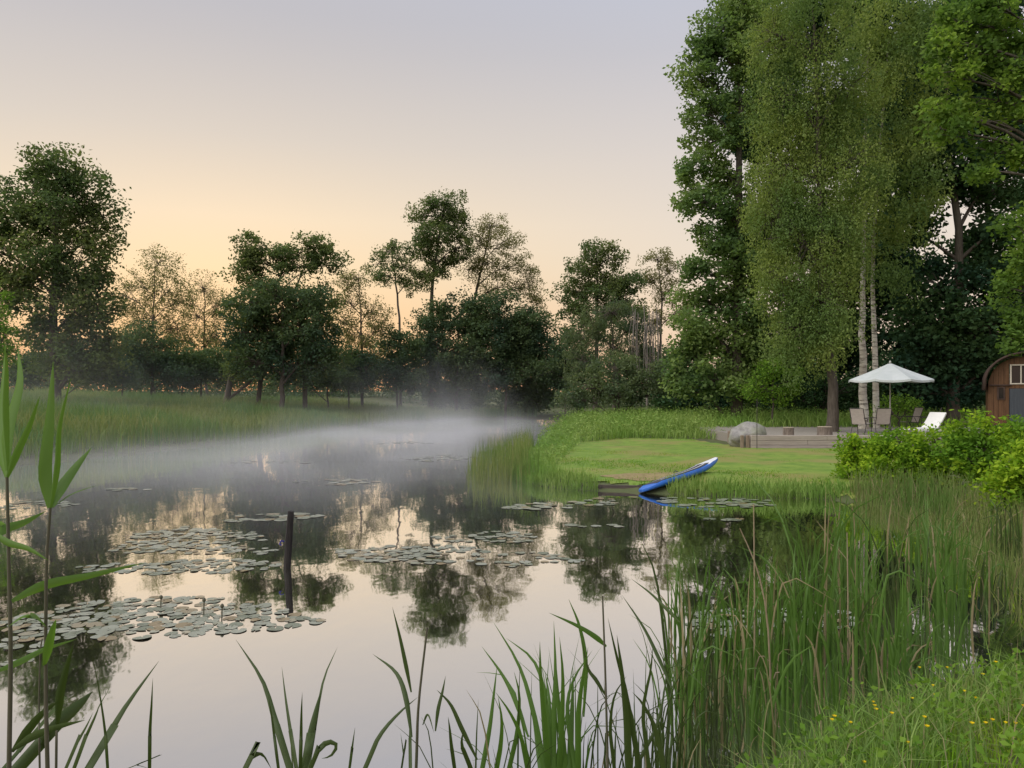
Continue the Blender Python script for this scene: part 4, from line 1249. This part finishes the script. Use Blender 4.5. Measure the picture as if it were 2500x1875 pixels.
fm.build('lily_pads', M_pad_leaf, smooth=True, kind='stuff', label='distant rafts of small floating lily pads', category='lily pads')
for (px, py, h, lab) in [(497, 1502, 0.13, 'taller water lily bud standing in the near raft'), (541, 1515, 0.12, 'right-hand dark lily bud in the near raft'), (392, 1482, 0.08, 'small lily bud at the back of the near raft')]:
    x, y = gpt(px, py)
    e = empty('lily_bud', (x, y, 0), label=lab, category='lily bud')
    MB().tube([(0, 0, -0.1), (0.003, 0, h * 0.5), (0.005, 0, h)], 0.006, 6).build('stalk', M_reedstem, e)
    MB().tube([(0.005, 0, h), (0.005, 0, h + 0.012), (0.005, 0, h + 0.03), (0.005, 0, h + 0.042)], [0.008, 0.018, 0.017, 0.006], 10).build('bud', M_reedstem, e, smooth=True)

# ---------------------------------------------------------------- reeds, sedges and cattails in front
def ribbon(pts, width, yaw=None, fold=0.25, prof='leaf'):
    pts = np.asarray(pts, float)
    k = len(pts)
    t = np.gradient(pts, axis=0)
    t /= np.linalg.norm(t, axis=1)[:, None] + 1e-9
    fw = np.array([math.sin(yaw or 0.0), -math.cos(yaw or 0.0), 0.15])
    s = np.cross(t, fw)
    s /= np.linalg.norm(s, axis=1)[:, None] + 1e-9
    nr = np.cross(s, t)
    u = np.linspace(0, 1, k)
    if prof == 'leaf':
        w = width * np.minimum(1, 0.35 + 2.2 * u) * np.clip(1.02 - u ** 2.2, 0.02, 1)
    else:
        w = width * np.clip(1.02 - u ** 3, 0.03, 1)
    w = w[:, None]
    v = np.stack([pts - s * w / 2, pts + nr * w * fold, pts + s * w / 2], 1).reshape(-1, 3)
    f = []
    for i in range(k - 1):
        for j in range(2):
            f.append((i * 3 + j, i * 3 + j + 1, (i + 1) * 3 + j + 1, (i + 1) * 3 + j))
    return v, f

def traced(name, label, cat, Yd, leaves, mat, stems=(), stemmat=None, group=None, seed=0):
    """plant whose leaves follow the photograph's outlines at the plant's own distance, each with depth of its own"""
    r = np.random.default_rng(seed)
    b0 = (stems[0][0] if stems else leaves[0][0])[0]
    o = P(*b0, Yd)
    o[2] = min(o[2], 0.3)
    e = empty(name, tuple(o), label=label, category=cat)
    if group:
        e['group'] = group
    for ctrl, rad in stems:
        p = np.array([P(px, py, Yd) for px, py in ctrl])
        d0 = (p[0] - p[1]) / np.linalg.norm(p[0] - p[1])
        if p[0][2] > 0.1:
            p = np.vstack([p[0] + d0 * (p[0][2] + 0.1) / max(0.3, -d0[2]), p])
        p = curve_pts(p, 12)
        v, f = tube(p, np.linspace(rad, rad * 0.55, 12), 6)
        MB().add(v - o, [tuple(q_) for q_ in f]).build('stem', stemmat or M_reedstem, e, smooth=True)
    for lf in leaves:
        ctrl, wpx = lf[0], lf[1]
        dy = lf[2] if len(lf) > 2 else r.uniform(-0.25, 0.25)
        kk = len(ctrl)
        p = np.array([P(px, py, Yd + dy * i / (kk - 1)) for i, (px, py) in enumerate(ctrl)])
        if ctrl[0][1] >= 1860 and p[0][2] > 0.0:   # runs out of the picture: carry on down to the water
            d0 = p[0] - p[1]; d0 /= np.linalg.norm(d0)
            p = np.vstack([p[0] + d0 * (p[0][2] + 0.15) / max(0.35, -d0[2]), p])
        p = curve_pts(p, 12)
        v, f = ribbon(p, wpx / F * Yd, yaw=r.uniform(-0.5, 0.5))
        MB().add(v - o, f).build('leaf', mat, e, smooth=True)
    return e

traced('common_reed', 'tall reed at the far left edge with upright top leaves', 'reed', 1.9,
       [([(17, 1165), (4, 1090), (8, 960), (14, 840)], 34), ([(18, 1150), (20, 1050), (48, 940), (44, 850)], 40, 0.1), ([(18, 1165), (40, 1110), (72, 1040), (98, 965)], 20),
        ([(20, 1150), (14, 1000), (16, 900), (10, 830)], 26, -0.15), ([(-20, 1320), (12, 1292), (60, 1275), (112, 1248)], 26), ([(-15, 1300), (20, 1325), (70, 1340), (118, 1368)], 18),
        ([(28, 1468), (110, 1428), (220, 1405), (352, 1374)], 26, 0.2), ([(-10, 1275), (10, 1282), (20, 1290)], 14)],
       M_reed, [([(22, 1875), (26, 1600), (22, 1400), (17, 1165)], 0.0062)], seed=51)
traced('common_reed', 'tall reed second from the left edge with a fan of broad leaves', 'reed', 1.95,
       [([(122, 1240), (110, 1150), (122, 1020), (130, 880)], 36), ([(126, 1240), (150, 1190), (185, 1140), (224, 1092)], 34, 0.15), ([(124, 1240), (140, 1140), (146, 1040), (174, 920)], 18),
        ([(130, 1238), (170, 1210), (205, 1195), (242, 1184)], 9), ([(112, 1528), (90, 1505), (55, 1508), (20, 1530)], 26, -0.1), ([(108, 1625), (118, 1580), (128, 1540), (137, 1512)], 22),
        ([(-10, 1640), (50, 1615), (110, 1585), (188, 1560)], 18)],
       M_reed, [([(116, 1875), (112, 1700), (113, 1400), (123, 1238)], 0.0058)], seed=52)
traced('common_reed', 'slim dark reed shoots in the bottom left corner', 'reed', 2.1,
       [([(140, 1770), (146, 1700), (160, 1640), (180, 1568)], 22), ([(30, 1835), (70, 1780), (105, 1740), (142, 1712)], 22), ([(30, 1832), (80, 1798), (140, 1775), (208, 1758)], 20),
        ([(125, 1775), (160, 1748), (195, 1718), (226, 1688)], 34, 0.1), ([(45, 1875), (85, 1830), (110, 1790), (118, 1760)], 34), ([(10, 1875), (40, 1840), (60, 1820), (78, 1800)], 18)],
       M_catshade, [([(137, 1875), (138, 1800), (141, 1700)], 0.004), ([(97, 1875), (95, 1750), (98, 1600), (103, 1560)], 0.003)], seed=53)
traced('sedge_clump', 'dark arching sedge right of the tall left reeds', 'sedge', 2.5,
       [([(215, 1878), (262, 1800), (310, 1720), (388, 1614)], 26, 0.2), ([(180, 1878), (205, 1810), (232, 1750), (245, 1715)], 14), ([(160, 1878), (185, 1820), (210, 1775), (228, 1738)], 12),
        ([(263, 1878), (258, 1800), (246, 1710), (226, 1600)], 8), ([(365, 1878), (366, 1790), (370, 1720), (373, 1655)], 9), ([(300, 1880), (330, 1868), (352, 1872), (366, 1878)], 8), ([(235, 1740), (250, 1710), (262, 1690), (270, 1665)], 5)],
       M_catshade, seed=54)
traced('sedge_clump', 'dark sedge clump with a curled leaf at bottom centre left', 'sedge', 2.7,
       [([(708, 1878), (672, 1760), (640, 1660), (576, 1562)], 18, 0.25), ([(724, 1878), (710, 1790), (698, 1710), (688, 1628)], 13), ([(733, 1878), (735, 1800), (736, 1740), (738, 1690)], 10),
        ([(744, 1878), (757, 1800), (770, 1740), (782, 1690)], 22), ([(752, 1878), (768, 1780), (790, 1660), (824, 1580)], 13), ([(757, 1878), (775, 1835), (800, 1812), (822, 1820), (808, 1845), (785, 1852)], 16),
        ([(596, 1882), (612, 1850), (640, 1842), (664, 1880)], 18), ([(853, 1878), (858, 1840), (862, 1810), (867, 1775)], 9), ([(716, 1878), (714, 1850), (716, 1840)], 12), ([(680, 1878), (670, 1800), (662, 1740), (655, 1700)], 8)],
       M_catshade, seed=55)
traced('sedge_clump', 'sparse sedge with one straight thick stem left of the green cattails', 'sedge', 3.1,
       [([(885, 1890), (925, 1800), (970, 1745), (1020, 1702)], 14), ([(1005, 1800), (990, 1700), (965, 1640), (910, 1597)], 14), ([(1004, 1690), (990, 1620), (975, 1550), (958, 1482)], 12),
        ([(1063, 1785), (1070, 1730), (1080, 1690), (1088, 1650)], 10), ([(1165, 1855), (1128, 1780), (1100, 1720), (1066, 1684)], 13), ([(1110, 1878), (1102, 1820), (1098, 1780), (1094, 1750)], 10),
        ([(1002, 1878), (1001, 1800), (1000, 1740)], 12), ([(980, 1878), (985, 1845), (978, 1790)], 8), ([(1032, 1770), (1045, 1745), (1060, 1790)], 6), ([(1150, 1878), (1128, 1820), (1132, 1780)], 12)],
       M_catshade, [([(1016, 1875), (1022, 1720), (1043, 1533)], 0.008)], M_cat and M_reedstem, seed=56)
traced('cattail_clump', 'green cattail clump with crossing leaves at bottom centre', 'cattail', 3.4,
       [([(1175, 1890), (1195, 1780), (1205, 1700), (1214, 1622)], 13), ([(1290, 1800), (1262, 1720), (1228, 1650), (1176, 1578)], 13), ([(1330, 1878), (1300, 1730), (1265, 1620), (1204, 1518)], 15, 0.2),
        ([(1338, 1878), (1328, 1750), (1320, 1650), (1318, 1566)], 16), ([(1350, 1878), (1352, 1750), (1356, 1640), (1352, 1516)], 17), ([(1345, 1878), (1330, 1700), (1302, 1612), (1236, 1558)], 14, 0.15),
        ([(1365, 1878), (1372, 1760), (1374, 1650), (1366, 1555)], 15), ([(1390, 1878), (1394, 1780), (1398, 1700), (1399, 1628)], 18), ([(1380, 1878), (1370, 1780), (1362, 1700), (1358, 1620)], 18),
        ([(1412, 1878), (1412, 1750), (1422, 1660), (1436, 1580)], 16), ([(1425, 1750), (1430, 1620), (1415, 1530), (1388, 1462)], 12), ([(1480, 1578), (1455, 1556), (1410, 1528), (1340, 1496)], 14),
        ([(1320, 1878), (1310, 1790), (1300, 1730), (1290, 1690)], 15), ([(1240, 1890), (1262, 1790), (1268, 1700), (1255, 1640)], 13), ([(1210, 1890), (1222, 1820), (1225, 1760), (1216, 1700)], 15),
        ([(1405, 1878), (1385, 1740), (1400, 1660), (1446, 1588)], 13), ([(1290, 1890), (1272, 1800), (1245, 1740), (1210, 1690)], 12), ([(1355, 1878), (1345, 1800), (1340, 1700), (1330, 1640)], 15)],
       M_cat, seed=57)
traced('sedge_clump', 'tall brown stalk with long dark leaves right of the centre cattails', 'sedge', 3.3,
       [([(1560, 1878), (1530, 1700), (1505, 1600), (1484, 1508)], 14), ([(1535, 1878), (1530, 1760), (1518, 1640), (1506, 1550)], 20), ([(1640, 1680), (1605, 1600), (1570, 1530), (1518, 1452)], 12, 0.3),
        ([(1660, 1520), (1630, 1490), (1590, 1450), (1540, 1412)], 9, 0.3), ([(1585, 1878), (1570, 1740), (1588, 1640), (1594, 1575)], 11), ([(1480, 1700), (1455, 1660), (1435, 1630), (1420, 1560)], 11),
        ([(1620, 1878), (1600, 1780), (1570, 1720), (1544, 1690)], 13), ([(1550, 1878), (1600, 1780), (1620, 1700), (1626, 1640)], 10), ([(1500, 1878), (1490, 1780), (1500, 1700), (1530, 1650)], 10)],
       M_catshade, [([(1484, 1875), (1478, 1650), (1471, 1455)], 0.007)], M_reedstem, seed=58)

def clump(label, px, Yd, htop, nleaf, spread, seed, mat=None, width=(0.010, 0.017), name='cattail_clump', cat='cattail', lean=0.0):
    """fan of sword leaves rooted round one point"""
    r = np.random.default_rng(seed)
    x = (px - HX) / F * Yd
    z = max(float(gz(np.array([x]), np.array([Yd]))[0]), -0.25) - 0.03
    ztop = CZ - (htop - HY) / F * Yd
    H = ztop - z
    e = empty(name, (x, Yd, z), label=label, category=cat, group='cattails and sedges along the near bank')
    for i in range(int(nleaf * 1.4)):
        h = H * (1.0 if i == 0 else r.uniform(0.55, 1.0))
        a = r.uniform(0, 2 * np.pi)
        b = np.array([r.normal(0, spread * 0.30), r.normal(0, spread * 0.35), 0])
        l = np.array([math.cos(a), math.sin(a), 0]) * abs(r.normal(0.12, 0.13)) * h + np.array([lean, 0, 0]) * h
        p0, p1 = b, b + l * 0.18 + [0, 0, 0.4 * h]
        p2 = b + l * 0.6 + [0, 0, 0.78 * h]
        p3 = b + l * 1.25 + [0, 0, h * (1 - 0.10 * r.random())]
        ctrl = [p0, p1, p2, p3]
        if r.random() < 0.16:       # bent over
            kx = np.array([math.cos(a), math.sin(a), 0])
            ctrl[3] = p2 + kx * 0.25 * h - [0, 0, 0.10 * h * r.random()]
        v, f = ribbon(curve_pts(ctrl, 9), r.uniform(*width), yaw=r.uniform(-1.0, 1.0), prof='cat')
        MB().add(v, f).build('leaf', G_dry if r.random() < 0.09 else (mat or M_cat), e, smooth=True)
    return e

clump('tallest bright cattail clump at the water left of the flower bank', 1690, 4.9, 1415, 20, 0.20, 61)
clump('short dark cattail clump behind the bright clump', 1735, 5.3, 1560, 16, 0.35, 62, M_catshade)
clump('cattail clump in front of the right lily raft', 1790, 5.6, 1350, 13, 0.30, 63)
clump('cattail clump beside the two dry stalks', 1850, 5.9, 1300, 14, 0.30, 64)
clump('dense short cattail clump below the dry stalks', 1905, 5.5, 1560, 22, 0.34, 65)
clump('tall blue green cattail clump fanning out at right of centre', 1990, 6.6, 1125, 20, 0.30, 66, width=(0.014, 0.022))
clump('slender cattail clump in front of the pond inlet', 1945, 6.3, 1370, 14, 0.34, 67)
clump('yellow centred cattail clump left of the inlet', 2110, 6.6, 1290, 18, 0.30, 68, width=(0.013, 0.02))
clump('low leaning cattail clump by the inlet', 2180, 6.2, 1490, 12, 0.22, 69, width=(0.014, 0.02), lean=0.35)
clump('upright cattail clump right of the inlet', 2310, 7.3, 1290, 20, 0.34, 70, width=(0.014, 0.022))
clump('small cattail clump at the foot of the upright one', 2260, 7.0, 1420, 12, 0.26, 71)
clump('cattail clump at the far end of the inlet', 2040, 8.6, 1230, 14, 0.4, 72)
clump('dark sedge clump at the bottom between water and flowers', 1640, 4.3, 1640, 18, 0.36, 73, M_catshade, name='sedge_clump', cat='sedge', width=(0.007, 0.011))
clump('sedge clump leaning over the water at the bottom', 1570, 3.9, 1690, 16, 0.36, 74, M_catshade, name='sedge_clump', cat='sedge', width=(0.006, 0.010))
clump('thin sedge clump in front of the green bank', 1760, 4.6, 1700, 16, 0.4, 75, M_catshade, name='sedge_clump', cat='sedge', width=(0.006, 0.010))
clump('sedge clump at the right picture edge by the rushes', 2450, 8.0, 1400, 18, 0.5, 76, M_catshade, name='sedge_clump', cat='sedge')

r = np.random.default_rng(400)
for i in range(34):
    if i < 16:
        px, Yd = r.uniform(1660, 2230), r.uniform(5.2, 6.9)
        ht = r.uniform(1290, 1480)
    else:
        px, Yd = r.uniform(2040, 2500), r.uniform(7.2, 11.5)
        ht = r.uniform(1180, 1330)
    if shore(np.array([(px - HX) / F * Yd]), np.array([Yd]))[0] > 0.7:
        continue
    clump('tall green cattail clump in the crowded reed bed before the inlet' if i < 16 else 'tall green cattail clump among the olive rushes at right', px, Yd, ht, 11, 0.34, 410 + i, M_cat if i % 4 else M_catshade, (0.013, 0.024))
for i, (pts, Yd, lab) in enumerate([([(1842, 1640), (1842, 1450), (1840, 1230)], 5.6, 'upright straw coloured dead stalk left of centre fan'), ([(1882, 1680), (1872, 1500), (1845, 1380), (1806, 1290)], 5.5, 'bent straw coloured dead stalk crossing the upright one'),
                                 ([(2070, 1600), (2070, 1450), (2068, 1300)], 6.4, 'thin dead stalk right of the tall blue green cattail')]):
    p = np.array([P(a, b, Yd) for a, b in pts])
    gz0 = max(float(gz(p[0:1, 0], p[0:1, 1])[0]), -0.1)
    p = np.vstack([[p[0][0], p[0][1], gz0 - 0.05], p])
    o = p[0].copy()
    e = empty('dead_stalk', tuple(o), label=lab, category='stalk')
    v, f = tube(curve_pts(p, 10), np.linspace(0.009, 0.004, 10), 6)
    MB().add(v - o, [tuple(q_) for q_ in f]).build('stem', M_drystem, e, smooth=True)
    lp = curve_pts([p[1] - o, p[1] - o + [0.05, 0, 0.12], p[1] - o + [0.16, -0.02, 0.02]], 6)
    v, f = ribbon(lp, 0.012)
    MB().add(v, f).build('dry_leaf', M_drystem, e)

for i, (px, Yd, ht, lab) in enumerate([(1235, 3.35, 1600, 'slim sedge left of the centre cattails'), (1345, 3.6, 1520, 'dense cattail tuft at the core of the centre cattails'), (1395, 3.5, 1560, 'cattail tuft just right of the centre core'),
                                      (1445, 3.7, 1600, 'thin sedge tuft before the brown stalk'), (1560, 3.5, 1600, 'thin sedge tuft right of the brown stalk'), (1130, 3.3, 1700, 'small low sedge left of the slim sedge'),
                                      (1610, 4.2, 1520, 'slender sedge reaching over open water'), (1830, 4.9, 1600, 'leafy sedge tuft among the bank flowers'), (1960, 5.4, 1560, 'sedge tuft at the upper edge of the flower bank'), (2080, 5.9, 1500, 'sedge tuft below the inlet'), (1900, 4.75, 1540, 'broad cattail tuft on the flower bank'), (2030, 5.2, 1500, 'broad cattail tuft between flowers and inlet'), (2170, 5.7, 1470, 'cattail tuft on the bank below the leaning clump'), (2330, 6.3, 1450, 'cattail tuft on the bank before the upright clump')]):
    clump(lab, px, Yd, ht, 11, 0.22, 200 + i, M_cat if i in (1, 2, 7, 8) or i > 9 else M_catshade, (0.012, 0.02) if i > 9 else (0.006, 0.011), 'cattail_clump' if i > 9 else 'sedge_clump', 'cattail' if i > 9 else 'sedge')
field('waterside_weeds', 9000, (0.7, 4.0), (3.0, 6.6), lambda x, y: FORE(x, y) & (shore(x, y) < 0.9), (0.12, 0.42), (0.005, 0.011), G_bank,
      'tangled green weeds where the near bank meets the water', 'weeds', 0.4, 0.4, 13)
field('dry_grass', 2600, (0.9, 8.0), (3.0, 10.5), lambda x, y: FORE(x, y), (0.15, 0.5), (0.003, 0.006), G_dry,
      'thin straw coloured dry stems in the near bank grass', 'grass', 0.4, 0.4, 14)
# broad-leaved herbs and buttercups of the near bank
x, y = scatter(2600, (0.8, 8.0), (3.2, 10.0), lambda x, y: FORE(x, y) & (shore(x, y) < 2.2), 21)
r = np.random.default_rng(22)
pos = np.stack([x, y, gz(x, y) + r.uniform(0.03, 0.30, len(x))], -1)
pos = np.repeat(pos, 7, 0) + r.normal(0, 0.045, (len(x) * 7, 3))
v, f = leaf_quads(pos, 0.045, 23, 0.6)
obj('bank_herbs', mesh_np('bank_herbs', v, f), M_bush, kind='stuff', label='small leafy herbs mixed into the near bank grass', category='herbs')
x, y = scatter(900, (1.2, 8.0), (3.4, 9.6), lambda x, y: FORE(x, y) & (shore(x, y) > 0.4) & (np.sin(1.9 * x + 0.7 * y) + np.sin(1.3 * y - 2.2 * x) > -0.4), 24)
fm = MB()
r = np.random.default_rng(25)
for a, b in zip(x, y):
    zc = float(gz(np.array([a]), np.array([b]))[0]) + r.uniform(0.2, 0.38)
    s = r.uniform(0.009, 0.014)
    ang = np.linspace(0, 2 * np.pi, 10, endpoint=False)
    rr = np.where(np.arange(10) % 2 == 0, s, s * 0.6)
    fm.add(np.vstack([[[a, b, zc - 0.004]], np.stack([a + rr * np.cos(ang), b + rr * np.sin(ang), zc + 0.005 * np.ones(10)], -1)]), [(0, i + 1, (i + 1) % 10 + 1) for i in range(10)])
fm.build('buttercups', M_flower, kind='stuff', label='scattered tiny yellow buttercups on the near bank', category='flowers')

# ---------------------------------------------------------------- mist
def mist_box(name, lo, hi, density, label, h=0.5, plume=None, tint=0.84, nscale=(0.22, 0.16, 0.8), nlo=0.38, nhi=0.68, ymask=None):
    lo, hi = np.array(lo, float), np.array(hi, float)
    c = (lo + hi) / 2
    o = MB().box(c, hi - lo).build(name, None, kind='stuff', label=label, category='mist')
    m, t = newmat(name)
    geo = nn(t, 'ShaderNodeTexCoord')
    src = geo.outputs['Object']
    mp = nn(t, 'ShaderNodeMapping')
    mp.inputs['Scale'].default_value = nscale
    t.links.new(src, mp.inputs[0])
    no = nn(t, 'ShaderNodeTexNoise')
    no.inputs['Scale'].default_value = 1.0
    no.inputs['Detail'].default_value = 3.0
    no.inputs['Distortion'].default_value = 0.6
    t.links.new(mp.outputs[0], no.inputs['Vector'])
    mr_ = nn(t, 'ShaderNodeMapRange')
    mr_.inputs['From Min'].default_value, mr_.inputs['From Max'].default_value = nlo, nhi
    t.links.new(no.outputs[0], mr_.inputs['Value'])
    cur = mr_.outputs[0]
    sp = nn(t, 'ShaderNodeSeparateXYZ')
    t.links.new(src, sp.inputs[0])
    def mul(a, b):
        q_ = nn(t, 'ShaderNodeMath', operation='MULTIPLY')
        t.links.new(a, q_.inputs[0])
        if isinstance(b, float):
            q_.inputs[1].default_value = b
        else:
            t.links.new(b, q_.inputs[1])
        return q_.outputs[0]
    if h:
        ex = nn(t, 'ShaderNodeMath', operation='EXPONENT')
        t.links.new(mul(sp.outputs['Z'], -1.0 / h), ex.inputs[0])
        cur = mul(cur, ex.outputs[0])
    def ramp1(out, a, b):
        q_ = nn(t, 'ShaderNodeMapRange', interpolation_type='SMOOTHSTEP')
        q_.inputs['From Min'].default_value, q_.inputs['From Max'].default_value = a, b
        t.links.new(out, q_.inputs['Value'])
        return q_.outputs[0]
    if ymask:
        cur = mul(cur, ramp1(sp.outputs['Y'], ymask[0], ymask[1]))
        cur = mul(cur, ramp1(sp.outputs['Y'], ymask[3], ymask[2]))
        cur = mul(cur, ramp1(sp.outputs['X'], lo[0], lo[0] + 4))
        cur = mul(cur, ramp1(sp.outputs['X'], hi[0], hi[0] - 9))
    if plume:     # soft fall-off from the box centre
        vm = nn(t, 'ShaderNodeVectorMath', operation='SUBTRACT')
        t.links.new(src, vm.inputs[0])
        vm.inputs[1].default_value = (c[0], c[1], lo[2])
        dv = nn(t, 'ShaderNodeVectorMath', operation='DIVIDE')
        t.links.new(vm.outputs[0], dv.inputs[0])
        dv.inputs[1].default_value = ((hi[0] - lo[0]) / 2, (hi[1] - lo[1]) / 2, hi[2] - lo[2])
        ln_ = nn(t, 'ShaderNodeVectorMath', operation='LENGTH')
        t.links.new(dv.outputs[0], ln_.inputs[0])
        cur = mul(cur, ramp1(ln_.outputs['Value'], 1.0, 0.15))
    pv = nn(t, 'ShaderNodeVolumePrincipled')
    pv.inputs['Color'].default_value = (tint, tint, tint + 0.03, 1)
    pv.inputs['Anisotropy'].default_value = 0.2
    t.links.new(mul(cur, float(density)), pv.inputs['Density'])
    t.links.new(pv.outputs[0], nn(t, 'ShaderNodeOutputMaterial').inputs['Volume'])
    o.data.materials.clear()
    o.data.materials.append(m)
    return o
mist_box('mist', (-26, 9, 0.02), (4.5, 63, 1.3), 0.23, 'pale morning mist lying low over the far half of the pond', h=0.24, ymask=(5, 30, 57, 63), nlo=0.27, nhi=0.68)
mist_box('mist_wisps', (-25, 24, 0.02), (4.5, 61, 3.6), 0.036, 'faint uneven wisps drifting above the low mist', h=1.1, ymask=(24, 36, 55, 61), nlo=0.43, nhi=0.66, nscale=(0.30, 0.18, 0.35), tint=0.93)
mist_box('mist_plume', (-12, 43, 0.02), (1.5, 59, 7.5), 0.075, 'wisp of mist rising from the water at picture centre', h=2.8, plume=True, tint=0.95, nscale=(0.35, 0.2, 0.22), nlo=0.36, nhi=0.66)
mist_box('mist_veil', (-29, 32, 0.3), (-14, 41, 10.0), 0.05, 'thin veil of mist drifting up before the tall left tree', h=6.0, plume=True, nscale=(0.25, 0.2, 0.18), nlo=0.35, nhi=0.65)
